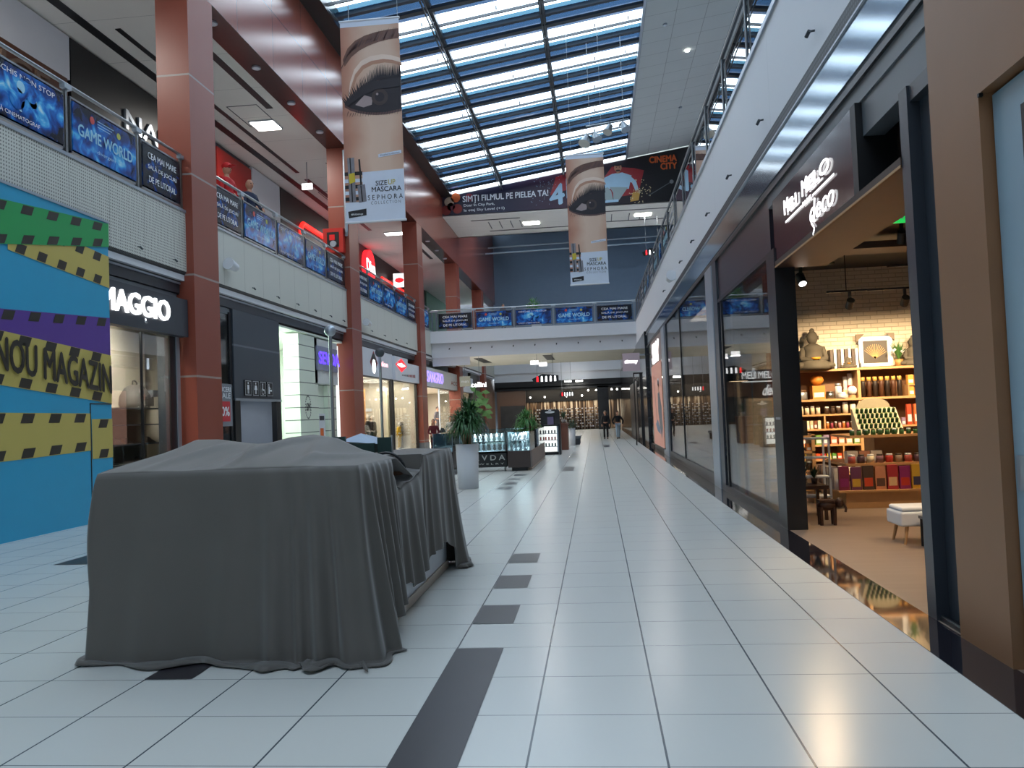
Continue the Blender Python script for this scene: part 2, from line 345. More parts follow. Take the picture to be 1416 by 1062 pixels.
mb = MB(); mb.box((-16, YB - .3, 0), (9.2, YB, 19), M_WHITE); struct('wall_back', mb, 'far end wall behind the camera')
# high bulkhead with the cinema banner, its underside, and what lies beyond
mb = MB(); mb.prism([(-8.85, 50.1, 13.95), (9, 50.1, 13.95), (9, 50.1, ROOF(9)), (-8.85, 50.1, ROOF(-8.85))], (0, .2, 0), M_CEIL)
mb.box((-9.6, 50.1, 13.9), (9, 56.2, 13.98), M_CEIL)
for x0, x1, y in ((-7.3, -4.2, 51.4), (-6.5, -1, 54.6), (.3, 6, 51.2), (1.2, 6, 54)): mb.box((x0, y, 13.88), (x1, y + .12, 13.9), M_BLACK)
for x in (-6.3, -5.6, -4.9, -4.3, 1.1, 1.5, 2.6, 3.3): mb.box((x, 52.1, 13.88), (x + .05, 54, 13.9), M_STEELD)
mb.box((-9.6, 56, 13.9), (9, 56.2, 15.0), M_WHITE)
struct('ceiling_bulkhead', mb, 'cream bulkhead across the hall below the cinema banner')
mb = MB(); mb.box((-16, YF + 1.1, 0), (-9, YF + 1.4, 13), M_CHARL); mb.box((-9, YF + .2, 6), (9, YF + .5, 19.2), mat('slate_blue_wall', '#71849a', .6)); struct('wall_far', mb, 'slate blue end wall above the far bridge')
M_TEAL = mat('teal_roof_panel', '#4a6878', .5)
mb = MB(); FR = lambda y: 14.9 + (y - 56) * .185
for i in range(10): y = 56.2 + i * 2; mb.box((-9, y, FR(y)), (9, y + .35, FR(y) + .3), M_STEELB); mb.quad((-9, y, FR(y) + .3), (9, y, FR(y) + .3), (9, y + 1, FR(y + 1) + .3), (-9, y + 1, FR(y + 1) + .3), M_SKYG if i < 4 else (M_TINTL if i < 7 else M_TEAL)); mb.quad((-9, y + 1, FR(y + 1) + .3), (9, y + 1, FR(y + 1) + .3), (9, y + 2, FR(y + 2) + .3), (-9, y + 2, FR(y + 2) + .3), M_TEAL)  # nearest clear strips, out of view, are added to let more daylight in
for y, z in ((72, 16.3), (70, 15.4)): mb.cyl((-8.8, y, z), (8.8, y, z + .2), .07, M_ALU)
struct('ceiling_far', mb, 'teal roof with pipes beyond the bulkhead')
# floor bridge with white front
mb = MB(); mb.box((-9.02, 45.7, 5.75), (2.4, 45.85, 6.42), M_WHITE); mb.box((-9.02, 45.95, 4.95), (2.4, 46.1, 5.8), M_WHITE); mb.box((-9.02, 45.85, 6.2), (2.4, 55.5, 6.4), M_WHITE)
mb.box((-8.9, 46.1, 4.95), (2.4, 55.5, 5.05), M_CEIL); mb.box((-9.02, 55.4, 5.0), (2.4, 55.6, 6.4), M_WHITE)
mb.box((-6.9, 46.1, 4.5), (-9.02, 46.2, 4.96), M_WHITE)
for x in (-6.9, -2.9): mb.box((x, 47.6, 4.93), (x + .5, 52, 4.95), M_BLACK)
for i in range(9): mb.cyl((-8 + i * 1.2, 45.93, 5.45), (-8 + i * 1.2, 45.8, 5.4), .035, M_STEELD, n=6)
mb.box((-8.9, 46.1, 5.03), (-8.8, 55, 5.1), M_CEIL)
struct('trim_10', mb, 'white bridge crossing the hall between the galleries')
mb = MB(); mb.box((-9.05, 75.0, 4.55), (9, 75.2, 5.35), M_WHITE); mb.box((-9.05, 74.8, 5.3), (9, 75.0, 6.15), M_WHITE); mb.box((-9.05, 75, 5.9), (9, 80, 6.1), M_WHITE); struct('trim_11', mb, 'white edge of the far bridge')
# ================================================================== COLUMNS
for i in range(6):
    y = 17.8 + 12.2 * i; t = T('column', ['nearest red-brown panelled column beside the black shop sign', 'second red-brown column behind the hanging eye banner', 'third red-brown column left of the purple lettering sign', 'fourth red-brown column, beyond the white bridge edge', 'fifth red-brown column behind the tall palm', 'last red-brown column beside the dark shoe shop'][i], 'column', (-9.2, y + .6, 0), 'red-brown columns along the left side')
    m = MB(); m.box((-9.62, y, .0), (-8.85, y + 1.25, 11.83), M_RED); build('shaft', m, t)
    m = MB(); m.box((-9.66, y - .03, 0), (-8.82, y + 1.28, .35 if i else .3), M_CHARL); build('base', m, t)
# white downpipe on the second column and the red fire cabinet
m = MB(); m.cyl((-8.92, 29.9, 11.7), (-8.92, 29.9, 8.6), .06, M_ALU); m.cyl((-8.92, 29.9, 8.6), (-8.95, 29.95, 8.5), .06, M_ALU)
thing('downpipe', m, 'silver downpipe on the second red-brown column', 'pipe')
t = T('fire_cabinet', 'red fire hose cabinet on the gallery column behind the eye banner', 'fire cabinet', (-9.3, 29.9, 7.9))
m = MB(); m.box((-9.75, 29.7, 7.85), (-9.0, 29.98, 8.75), mat('signal_red', '#b3261c', .4)); build('cabinet', m, t)
m = MB(); m.box((-9.6, 29.68, 8.05), (-9.15, 29.7, 8.6), M_BLACK); m.box((-9.5, 29.66, 8.3), (-9.3, 29.68, 8.5), mat('fire_red_bright', '#e02020', .4)); m.cyl((-9.35, 29.68, 8.15), (-9.35, 29.6, 8.15), .12, M_ALU); build('door', m, t)
# gallery ceiling lamps + downlights in the soffit
for i, (x, y, w, l) in enumerate([(-10.9, 27.4, .8, .8), (-10.4, 45.0, 1.6, .5), (-11.9, 14.0, .6, .6)]):
    t = T('ceiling_light', ['square lit panel lamp in the gallery ceiling by the red cap person', 'wide lit panel lamp in the gallery ceiling behind the eye banner', 'small lit panel lamp above the left gallery shops'][i], 'lamp', (x, y, 11.9)); m = MB(); m.box((x - w / 2 - .04, y - l / 2 - .04, 11.9), (x + w / 2 + .04, y + l / 2 + .04, 11.95), M_ALU); build('frame', m, t)
    m = MB(); m.box((x - w / 2, y - l / 2, 11.88), (x + w / 2, y + l / 2, 11.9), M_LIGHT); build('diffuser', m, t)
t0 = None; n = 0
for i in range(3):
    for j in range(4):
        y = 19.9 + 12.2 * (i - 0) + j * 2.75; t = None
        if y < 5: continue
        if t0 is None:
            t0 = T('downlight', '', 'lamp', (-9.24, y, 11.8), 'round downlights in the red-brown soffit'); m = MB(); m.cyl((-9.24, y, 11.83), (-9.24, y, 11.79), .13, M_ALU, n=16); build('ring', m, t0); m = MB(); m.cyl((-9.24, y, 11.79), (-9.24, y, 11.785), .1, M_WHITE, n=16); build('lens', m, t0); t = t0
        else: t = copy_tree(t0, loc=(-9.24, y, 11.8))
        t['label'] = '%s round downlight in the soffit beyond the %s column' % (['nearest', 'second', 'third', 'fourth'][j], ['nearest', 'second', 'third'][i]); n += 1
# ================================================================== RAILINGS AND POSTERS
def nebula(name, centre, spread, bright):
    m = bpy.data.materials.new(name); m.use_nodes = True; t = m.node_tree; p = t.nodes['Principled BSDF']; p.inputs['Roughness'].default_value = .25
    tc = t.nodes.new('ShaderNodeTexCoord'); nz = t.nodes.new('ShaderNodeTexNoise'); nz.inputs['Scale'].default_value = 3.2; nz.inputs['Detail'].default_value = 6; nz.inputs['Distortion'].default_value = .8
    t.links.new(tc.outputs['Object'], nz.inputs['Vector'])
    mp = t.nodes.new('ShaderNodeVectorMath'); mp.operation = 'SUBTRACT'; mp.inputs[1].default_value = centre; t.links.new(tc.outputs['Generated'], mp.inputs[0])
    ln = t.nodes.new('ShaderNodeVectorMath'); ln.operation = 'LENGTH'; t.links.new(mp.outputs[0], ln.inputs[0])
    f = math_(m, 'SUBTRACT', math_(m, 'MULTIPLY', nz.outputs['Fac'], 1.6), math_(m, 'MULTIPLY', ln.outputs['Value'], spread))
    f = math_(m, 'ADD', f, bright, True)
    r = t.nodes.new('ShaderNodeValToRGB'); t.links.new(f, r.inputs[0]); e = r.color_ramp.elements
    e[0].position = .12; e[0].color = (*lin('#0b1220'), 1); e[1].position = .9; e[1].color = (*lin('#bfeaf8'), 1)
    for ps, c in ((.35, '#0d3c86'), (.55, '#1c74cf'), (.72, '#4fb6ea')): x = e.new(ps); x.color = (*lin(c), 1)  # print blues raised to carry sky reflection and backlight in the colour
    t.links.new(r.outputs[0], p.inputs['Base Color']); return m
NEB = [nebula('night_blue_print_dark', (.5, .45, .4), 1.3, .12), nebula('night_blue_print', (.5, .5, .3), .8, .16), nebula('night_blue_print_glow', (.5, .5, .55), 1.5, .6)]
M_CYAN = mat('pale_cyan_print', '#9fd3ea', .4)
def poster_art(a, w, h, kind):
    """writing on a w x h poster, origin lower left"""
    if kind == 'A':
        a.text('CEA MAI MARE', .12 * w, .70 * h, .76 * w, .15 * h, M_TEXTW, 2, .01); a.text('SALĂ DE JOCURI', .12 * w, .43 * h, .76 * w, .16 * h, M_TEXTW, 2, .01); a.text('DE PE LITORAL', .14 * w, .14 * h, .72 * w, .15 * h, M_TEXTW, 2, .01)
    elif kind == 'B':
        a.text('GAME WORLD', .07 * w, .36 * h, .86 * w, .24 * h, M_CYAN, 2, .03); a.disc(.28 * w, .82 * h, .035 * w, mat('red_print', '#c0413a', .4), 2); a.disc(.70 * w, .80 * h, .032 * w, mat('yellow_print', '#b3b44a', .4), 2)
        for i in range(3): a.rect(.36 * w, (.86 - i * .06) * h, (.62 - .03 * i) * w, (.875 - i * .06) * h, M_CYAN, 2)
        a.text('divergent', .35 * w, .14 * h, .3 * w, .10 * h, M_CYAN, 2)
    else:
        a.text('DESCHIS NON STOP', .08 * w, .82 * h, .8 * w, .10 * h, M_TEXTW, 2); a.text('LÂNGĂ CINEMATOGRAF', .06 * w, .06 * h, .62 * w, .10 * h, M_TEXTW, 2)
        for i in range(9):
            q = i * .7; a.disc((.5 + .1 * math.cos(q)) * w, (.5 + .2 * math.sin(q)) * h, (.05 + .02 * (i % 3)) * w, M_CYAN if i % 3 == 0 else NEB[2], 2 + (i % 2))
KIND = {'A': 'dark blue three-line poster', 'B': 'blue poster with game lettering', 'C': 'dark poster with glowing blue figure'}
def poster_left(y0, y1, kind, where):
    h = .88; z = 6.62; t = T('poster', KIND[kind] + ' ' + where, 'poster', (-9.02, (y0 + y1) / 2, z), 'blue game hall posters on the gallery railings')
    m = MB(); m.box((-9.05, y0, z), (-9.03, y1, z + h), NEB['ABC'.index(kind)]); build('sheet', m, t)
    m = MB(); poster_art(left_art(m, -9.03, y0, z), y1 - y0, h, kind); build('lettering', m, t)
def rail_bay(ys, where, posters=None, pname=''):
    """left gallery railing between two columns; ys = post positions"""
    t = T('railing', where, 'railing', (-9.08, (ys[0] + ys[-1]) / 2, 6.5), 'left gallery railings')
    m = MB(); m.cyl((-9.08, ys[0], 7.76), (-9.08, ys[-1], 7.76), .035, M_STEEL); build('handrail', m, t)
    for y in ys:
        m = MB(); m.box((-9.12, y - .03, 6.5), (-9.06, y + .03, 7.72), M_STEEL); m.box((-9.12, y - .1, 7.66), (-9.02, y + .1, 7.74), M_ALU); build('post', m, t)
    for y0, y1 in zip(ys, ys[1:]):
        m = MB(); y0 += .09; y1 -= .09
        m.box((-9.1, y0, 6.6), (-9.08, y1, 7.55), M_RAILG)
        for q in (6.56, 7.54): m.box((-9.11, y0, q), (-9.05, y1, q + .035), M_STEEL)
        for q in (y0, y1 - .03): m.box((-9.11, q, 6.56), (-9.05, q + .03, 7.56), M_STEEL)
        build('glass_panel', m, t)
    if posters:
        names = ['first', 'second', 'third', 'fourth', 'fifth']
        for i, (k, (y0, y1)) in enumerate(zip(posters, zip(ys, ys[1:]))): poster_left(y0 + .13, y1 - .13, k, '%s %s' % (names[i], pname))
rail_bay([7.0, 9.2, 11.4, 13.65, 15.95, 17.75], 'steel and glass railing of the left gallery nearest the camera', 'ABCBA', 'left of nearest column')
rail_bay([19.1, 20.95, 23.3, 25.65, 27.8, 29.95], 'steel and glass railing between the first and second red-brown columns', 'ABCBA', 'right of nearest column')
rail_bay([31.3, 33.2, 35.5, 37.8, 40.1, 42.15], 'steel and glass railing between the second and third red-brown columns', 'ABCBA', 'right of second column')
rail_bay([43.5, 45.6], 'short steel and glass railing between the third column and the bridge', 'C', 'beside the bridge end')
rail_bay([55.7, 58, 60.3, 62.6, 64.9, 66.5], 'steel and glass railing beyond the bridge on the left gallery')
# bridge railing
t = T('railing', 'steel railing along the front of the white bridge', 'railing', (-3.2, 45.75, 6.42), None)
XS = [-8.9, -8.65, -6.53, -4.3, -2.1, .17, 2.33]
m = MB(); m.cyl((-8.95, 45.75, 7.58), (2.4, 45.75, 7.58), .035, M_STEEL); build('handrail', m, t)
for x in XS:
    m = MB(); m.box((x - .03, 45.72, 6.42), (x + .03, 45.78, 7.55), M_STEEL); m.box((x - .12, 45.68, 7.5), (x + .12, 45.78, 7.57), M_ALU); build('post', m, t)
for i in range(1, 6):
    m = MB(); x0, x1 = XS[i] + .08, XS[i + 1] - .08
    m.box((x0, 45.74, 6.5), (x1, 45.76, 7.45), M_RAILG)
    for q in (6.48, 7.42): m.box((x0, 45.72, q), (x1, 45.77, q + .03), M_STEEL)
    build('glass_panel', m, t)
for i, k in enumerate('ABCBA'):
    x0, x1 = XS[i + 1] + .14, XS[i + 2] - .14; t = T('poster', KIND[k] + ', %s on the bridge railing' % ['first', 'second', 'third', 'fourth', 'last'][i], 'poster', ((x0 + x1) / 2, 45.7, 6.56), 'blue game hall posters on the bridge railing')
    m = MB(); m.box((x0, 45.7, 6.56), (x1, 45.715, 7.38), NEB['ABC'.index(k)]); build('sheet', m, t); m = MB(); poster_art(front_art(m, x0, 45.7, 6.56), x1 - x0, .82, k); build('lettering', m, t)
# right gallery railing
ys = [-3.2 + 2.22 * i for i in range(23)]
t = T('railing', 'long dark steel and reflecting glass railing of the right gallery', 'railing', (2.46, 20, 6.5))
m = MB(); m.cyl((2.46, ys[0], 7.68), (2.46, ys[-1], 7.68), .03, M_STEELD); m.cyl((2.4, ys[0], 7.6), (2.4, ys[-1], 7.6), .015, M_STEEL); build('handrail', m, t)
for y in ys:
    m = MB(); m.box((2.44, y - .02, 6.5), (2.62, y + .04, 7.62), M_STEELD); m.cyl((2.42, y - .05, 6.5), (2.42, y - .05, 7.6), .015, M_STEEL); build('post', m, t)
for y0, y1 in zip(ys, ys[1:]):
    m = MB(); m.box((2.45, y0 + .06, 6.56), (2.465, y1 - .06, 7.5), M_RAILG); m.box((2.44, y0, 6.52), (2.48, y1, 6.58), M_STEELD); build('glass_panel', m, t)
for i, y in enumerate(ys[12:20]):
    k = 'ABCBACBA'[i]; t = T('poster', KIND[k] + ', %s along the right gallery railing' % ['first', 'second', 'third', 'fourth', 'fifth', 'sixth', 'seventh', 'last'][i], 'poster', (2.5, y + 1.1, 6.6), 'posters on the right gallery railing')
    m = MB(); m.box((2.47, y + .15, 6.62), (2.485, y + 2.05, 7.45), NEB['ABC'.index(k)]); build('sheet', m, t); m = MB(); poster_art(right_art(m, 2.45, y + 2.05, 6.62), 1.9, .83, k); build('lettering', m, t)
# small spot brackets on the gallery edges
def bracket(x, y, z, s, lab, g):
    t = T('spot_bracket', lab, 'light bracket', (x, y, z), g); m = MB(); m.cyl((x, y, z), (x + .07 * s, y, z - .01), .012, M_STEELD, n=8); build('arm', m, t); m = MB(); m.cyl((x + .06 * s, y - .03, z - .01), (x + .08 * s, y + .03, z - .05), .02, M_STEELD, n=8); build('head', m, t)
ordn = ['first', 'second', 'third', 'fourth', 'fifth', 'sixth', 'seventh', 'eighth', 'ninth', 'tenth']
for i, y in enumerate([15.8, 17.2]): bracket(-9.02, y, 5.28, 1, '%s small steel spot on the cream edge left of the nearest column' % ordn[i], 'spots on the left gallery edge')
for i, y in enumerate([21.4, 23.1, 24.7, 26.3, 27.9, 29.4]): bracket(-9.02, y, 5.28, 1, '%s small steel spot on the cream edge right of the nearest column' % ordn[i], 'spots on the left gallery edge')
for i, y in enumerate([33.2, 35.3, 37.4, 39.5]): bracket(-9.02, y, 5.28, 1, '%s small steel spot on the cream edge right of the second column' % ordn[i], 'spots on the left gallery edge')
for i, y in enumerate([8.6, 11.2, 13.8, 16.4, 19.0, 21.6, 24.2, 26.8]): bracket(2.38, y, 5.38, -1, '%s small steel spot from the near end of the white right edge' % ordn[i], 'spots on the right gallery edge')
def bell(x, y, z, s, lab):
    t = T('loudspeaker', lab, 'speaker', (x, y, z)); m = MB(); m.cyl((x, y, z), (x + .12 * s, y, z), .03, M_ALU); build('bracket', m, t)
    m = MB(); m.cyl((x + .12 * s, y - .16, z), (x + .16 * s, y + .2, z - .05), .15, M_WHITE, .1, n=16); build('horn', m, t)
bell(-9.0, 19.8, 5.62, 1, 'small white loudspeaker on the cream edge beside the nearest column'); bell(2.38, 23.5, 5.3, -1, 'small white loudspeaker on the white right gallery edge'); bell(-9.0, 32.2, 5.5, 1, 'small white loudspeaker beside the second column')
#==SECTION2==
# ================================================================== LEFT GROUND FLOOR
def room(n, y0, y1, x1, z1, wm, back=None, cm=None):
    m = MB(); m.box((x1 - .1, y0, 0), (x1, y1, z1), back or wm); m.box((x1, y0 - .06, 0), (-9.25, y0, z1), wm); m.box((x1, y1, 0), (-9.25, y1 + .06, z1), wm)
    m.box((x1, y0, z1), (-9.25, y1, z1 + .06), cm or wm); struct('wall_shop_%s' % n, m, 'inner walls of left shop')
M_HGREY = mat('grey_concrete_wall', '#a9a294', .8, noise=.15, scale=2, bump=.2)
# recess under the gallery edge
m = MB(); m.box((-9.6, YB, 4.62), (-9.2, 46, 4.84), M_CHAR); m.box((-9.3, YB, 4.45), (-9.22, 17.7, 4.66), M_CHARL); m.box((-9.3, 19.1, 4.45), (-9.22, 20.4, 4.66), M_CHARL); m.box((-9.5, YB, 4.6), (-9.22, 46, 4.63), M_BLACK)
struct('trim_12', m, 'dark band above the left shop signs')
# hoarding
HOAR = dict(b='#2f9dc6', g='#2b9a55', y='#bfae5e', p='#5a3c90', k='#35322c')
HM = {k: mat('hoarding_' + {'b': 'blue', 'g': 'green', 'y': 'yellow', 'p': 'purple', 'k': 'dark'}[k], v, .35, noise=.03, spec=.4) for k, v in HOAR.items()}
t = T('hoarding', 'tall blue shop hoarding printed with yellow, green and purple warning tapes', 'hoarding', (-8.85, 9, 0))
m = MB(); m.box((-8.96, 1.0, 0), (-8.8, 14.4, 5.42), HM['b']); m.box((-8.96, 1, 5.42), (-8.78, 14.42, 5.46), M_ALU); build('panel', m, t)
m = MB(); a = Art(m, (-8.8, 0, 0), (0, 1, 0), (0, 0, 1), (1, 0, 0))
def tape(y0, zb0, zt0, y1, zb1, zt1, col, chk='tb', l=1, step=.62, clip=14.4):
    a.poly([(y0, zb0), (y1, zb1), (y1, zt1), (y0, zt0)], HM[col], l)
    L = y1 - y0; n = int(L / step)
    for i in range(n):
        for e in chk:
            s = y0 + (i + .3) * step; s2 = s + step * .42
            if s2 + .08 > y1: continue
            q = lambda y: (y - y0) / L
            B = lambda y: zb0 + (zb1 - zb0) * q(y); Tp = lambda y: zt0 + (zt1 - zt0) * q(y); d = .16
            if e == 't': a.poly([(s - .0, Tp(s) - d), (s2, Tp(s2) - d), (s2 + .07, Tp(s2) - .01), (s + .07, Tp(s) - .01)], HM['k'], l + 1)
            else: a.poly([(s, B(s) + .01), (s2, B(s2) + .01), (s2 + .07, B(s2) + d), (s + .07, B(s) + d)], HM['k'], l + 1)
tape(7.5, 3.74, 4.8, 14.4, 4.98, 5.41, 'g', l=6)
tape(11.75, 4.42, 5.0, 14.4, 4.22, 4.8, 'y', 'tb', l=3, step=.5)
tape(9.0, 3.2, 3.34, 14.4, 2.9, 3.67, 'p', 't', l=1, step=.6)
tape(1.2, 3.25, 3.85, 14.4, 2.1, 2.98, 'y', l=3)
tape(1.2, .9, 2.0, 13.75, 1.27, 1.92, 'y', l=2, step=.66)
tape(13.78, 1.12, 1.82, 14.4, 1.12, 1.82, 'y', l=3, step=.6)
a.poly([(1, 5.0), (11.2, 5.1), (11.6, 5.02), (11.6, 4.95), (1, 4.95)], HM['y'], 1)
build('printed_tape', m, t)
m = MB(); a2 = left_art(m, -8.785, 11.35, 2.45)
a2.text('NOU MAGAZIN', .06, .14, 2.95, .5, HM['k'], 6, .028, rise=-.105); build('lettering', m, t, )
m = MB(); m.box((-8.8, 13.74, 0), (-8.79, 13.76, 2.1), HM['k']); m.box((-8.8, 13.74, 2.08), (-8.79, 14.4, 2.1), HM['k']); build('door', m, t)
# black shoe shop beside it
t = T('shop_sign', 'black sign board with large white lit capitals beside the hoarding', 'shop sign', (-9.0, 15, 3.65)); m = MB(); m.box((-9.2, 10, 3.62), (-8.98, 17.72, 4.45), M_CHAR); build('board', m, t)
m = MB(); left_art(m, -8.98, 14.42, 3.88).text('MAGGIO', 0, 0, 2.45, .42, M_LED, 1, .02, depth=.04); build('lettering', m, t)
t = T('shop_window', 'shoe shop window between the hoarding and the nearest column', 'shop window', (-9.2, 14, 0)); m = MB(); m.box((-9.22, 9, .1), (-9.2, 17.3, 3.62), M_SHOPL); build('pane', m, t)
m = MB(); m.box((-9.25, 17.55, 0), (-9.17, 17.68, 3.62), M_ALU); m.box((-9.24, 9, 0), (-9.18, 17.5, .12), M_CHAR); m.box((-9.24, 16.15, 0), (-9.19, 16.18, 3.6), M_BLACKM); m.box((-9.25, 17.3, 0), (-9.2, 17.55, 3.62), M_BLACKM); build('frame', m, t)
room('shoes', 8, 19.6, -12.5, 4.4, M_HGREY, cm=M_CHAR)
m = MB(); m.box((-10.75, 13, 0), (-10.6, 18.75, 4.4), M_HGREY); m.box((-9.72, 17.71, 0), (-9.26, 17.78, 4.4), M_CHAR); struct('wall_display', m, 'concrete look display wall in the shoe shop, with an added light-blocking panel')  # charcoal return panel is added to keep the window lamp off the column
m = MB(); m.box((-10.1, 19.08, 0), (-9.66, 19.3, 3.4), mat('brown_leather_panel', '#4a2f26', .4)); thing('shop_divider', m, 'dark brown panel at the right of the shoe shop window', 'panel')
area((-9.6, 16.2, 4.25), (.2, 1.6), 330, (1, .93, .8), aim=(-.55, .3, -1), spread=2.0); area((-11.3, 15, 4.2), (2, 2), 60, (1, .93, .8))
sh = []
for i, z in enumerate((2.08, 1.72, 1.30, .88, .50)):
    o = thing('display_shelf', MB().box((-10.6, 15.0, z - .02), (-9.87, 18.75, z), M_HGREY).box((-9.87, 15.0, z - .025), (-9.86, 18.75, z), M_CHAR), '%s pale thin shelf from the top in the shoe shop window' % ordn[i], 'shelf', 'shoe shop display shelves')
def shoe(c, s, colm, lab, name='shoe', rz=0):
    t = T(name, lab, 'shoe', c, 'shoes in the shop window', rz, True); L = .3 * s
    m = MB(); vs = []; prof = [(-.5, .36, .30), (-.35, .42, .33), (-.15, .34, .34), (.05, .22, .36), (.3, .16, .38), (.48, .08, .26), (.52, .03, .1)]
    for x, h, w in prof: vs += [(-w * L / 2, x * L, .05 * L), (-w * L / 2 * .7, x * L, h * L), (w * L / 2 * .7, x * L, h * L), (w * L / 2, x * L, .05 * L)]
    fs = [(k * 4 + i, k * 4 + (i + 1) % 4, k * 4 + 4 + (i + 1) % 4, k * 4 + 4 + i) for k in range(len(prof) - 1) for i in range(4)] + [(0, 1, 2, 3), tuple(range(len(vs) - 4, len(vs)))[::-1]]
    m.add(vs, fs, colm); build('upper', m, t); m = MB(); m.box((-.17 * L, -.52 * L, 0), (.17 * L, .53 * L, .06 * L), M_BLACK); build('sole', m, t); return t
M_SHOE = mat('dark_shoe_leather', '#3a2f2a', .4); k = 0
for z, ysn in ((1.30, [16.2, 16.6, 17.0, 17.9]), (.88, [16.0, 16.4, 17.5, 18.4]), (.50, [16.0, 16.35, 16.8])):
    for y in ysn:
        k += 1; shoe((-10.05, y, z), 1.15, M_SHOE, 'dark shoe, %s from the left on the %s shoe shelf' % (ordn[ysn.index(y)], {1.30: 'upper', .88: 'middle', .50: 'bottom'}[z]))
t = T('backpack', 'grey rounded backpack lit on the top shelf of the shoe shop window', 'bag', (-10.2, 17.6, 2.08)); mg = mat('grey_leather', '#3f3b39', .75)
m = MB(); m.lathe((-10.2, 17.6, 2.08), [(0, 0), (.3, 0), (.34, .1), (.32, .28), (.22, .45), (.1, .52), (0, .53)], mg, 18); build('body', m, t)
m = MB(); m.tube([(-10.2, 17.5, 2.58), (-10.2, 17.52, 2.68), (-10.2, 17.6, 2.7), (-10.2, 17.68, 2.66), (-10.2, 17.7, 2.56)], .015, mg); build('handle', m, t)
m = MB(); m.box((-9.9, 17.42, 2.12), (-9.86, 17.78, 2.32), mg); build('front_pocket', m, t)
thing('shelf_sign', MB().box((-10.3, 18.2, 2.35), (-10.1, 18.6, 2.5), M_CHARL), 'small grey block sign beside the backpack', 'sign')
t = T('sale_poster', 'grey sale poster with red minus fifty percent patch behind the nearest column', 'poster', (-9.15, 19.8, 1.6))
m = MB(); m.box((-9.19, 19.15, 1.6), (-9.17, 20.3, 2.66), mat('grey_poster', '#7c8088', .5)); build('sheet', m, t); m = MB(); a2 = left_art(m, -9.17, 19.15, 1.6)
a2.rect(.12, .12, 1.02, .62, mat('sale_red', '#c2313a', .5), 1); a2.text('REDUCERI', .08, .86, .98, .12, M_TEXTW, 2, .02); a2.text('FINALE', .18, .70, .86, .13, M_TEXTW, 2, .02); a2.text('-50%', .2, .26, .76, .22, M_TEXTW, 2, .04); build('lettering', m, t)
t = T('shop_window', 'narrow window with a sale poster right of the nearest column', 'shop window', (-9.2, 19.8, 0)); m = MB(); m.box((-9.24, 19.05, .1), (-9.22, 20.3, 4.45), M_SHOPL); build('pane', m, t); m = MB(); m.box((-9.25, 20.28, 0), (-9.19, 20.42, 4.5), M_BLACKM); build('frame', m, t)
# wc entrance
M_NIGHT = panel_mat('charcoal_clad_wall', '#3c444d', '#6a7078', [(2, 9, 3.68, .05)], rough=.35)
m = MB(); m.box((-9.3, 20.42, 2.3), (-9.15, 23.55, 4.6), M_NIGHT); m.box((-9.3, 20.42, 0), (-9.15, 20.75, 2.3), M_BLACKM); m.box((-9.3, 23.2, 0), (-9.15, 23.55, 2.3), M_BLACKM); m.box((-9.3, 20.42, 2.25), (-9.12, 23.55, 2.31), M_ALU)
struct('wall_wc_entrance', m, 'charcoal wall panels over the washroom passage'); room('passage', 20.6, 23.4, -11.2, 2.4, mat('grey_passage_wall', '#98a0ac', .6)); area((-10.2, 22, 2.35), (1.2, 1.6), 14, (.9, .95, 1))
for i in range(4):
    y = 20.98 + i * .49; t = T('pictogram_sign', ['black washroom sign with a white man figure', 'black washroom sign with a white woman figure', 'black washroom sign with a white wheelchair symbol', 'black washroom sign with a white baby changing symbol'][i], 'sign', (-9.1, y + .21, 2.4), 'washroom signs over the passage')
    m = MB(); m.box((-9.15, y, 2.38), (-9.12, y + .43, 2.8), M_BLACK); build('plate', m, t); m = MB(); a2 = left_art(m, -9.12, y, 2.38)
    for q in ((.02, .02, .41, .03), (.02, .39, .41, .4), (.02, .02, .03, .4), (.4, .02, .41, .4)): a2.rect(*q, M_TEXTW, 1)
    if i < 2:
        a2.disc(.21, .34, .03, M_TEXTW, 1); a2.poly([(.15, .29), (.27, .29), (.27 + .04 * i, .17), (.15 - .04 * i, .17)], M_TEXTW, 1); a2.rect(.17, .06, .2, .18, M_TEXTW, 1); a2.rect(.22, .06, .25, .18, M_TEXTW, 1)
    elif i == 2:
        a2.disc(.19, .33, .03, M_TEXTW, 1); a2.rect(.17, .16, .21, .3, M_TEXTW, 1); a2.rect(.19, .16, .3, .2, M_TEXTW, 1); a2.line((.3, .18), (.34, .08), .03, M_TEXTW, 1)
        for j in range(10): q = math.pi * (.6 + j * .12); a2.disc(.21 + .09 * math.cos(q), .15 + .09 * math.sin(q), .014, M_TEXTW, 1, n=6)
    else: a2.disc(.14, .33, .03, M_TEXTW, 1); a2.poly([(.11, .29), (.19, .29), (.2, .08), (.1, .08)], M_TEXTW, 1); a2.disc(.27, .24, .022, M_TEXTW, 1); a2.rect(.2, .15, .35, .2, M_TEXTW, 1)
    build('symbol', m, t)
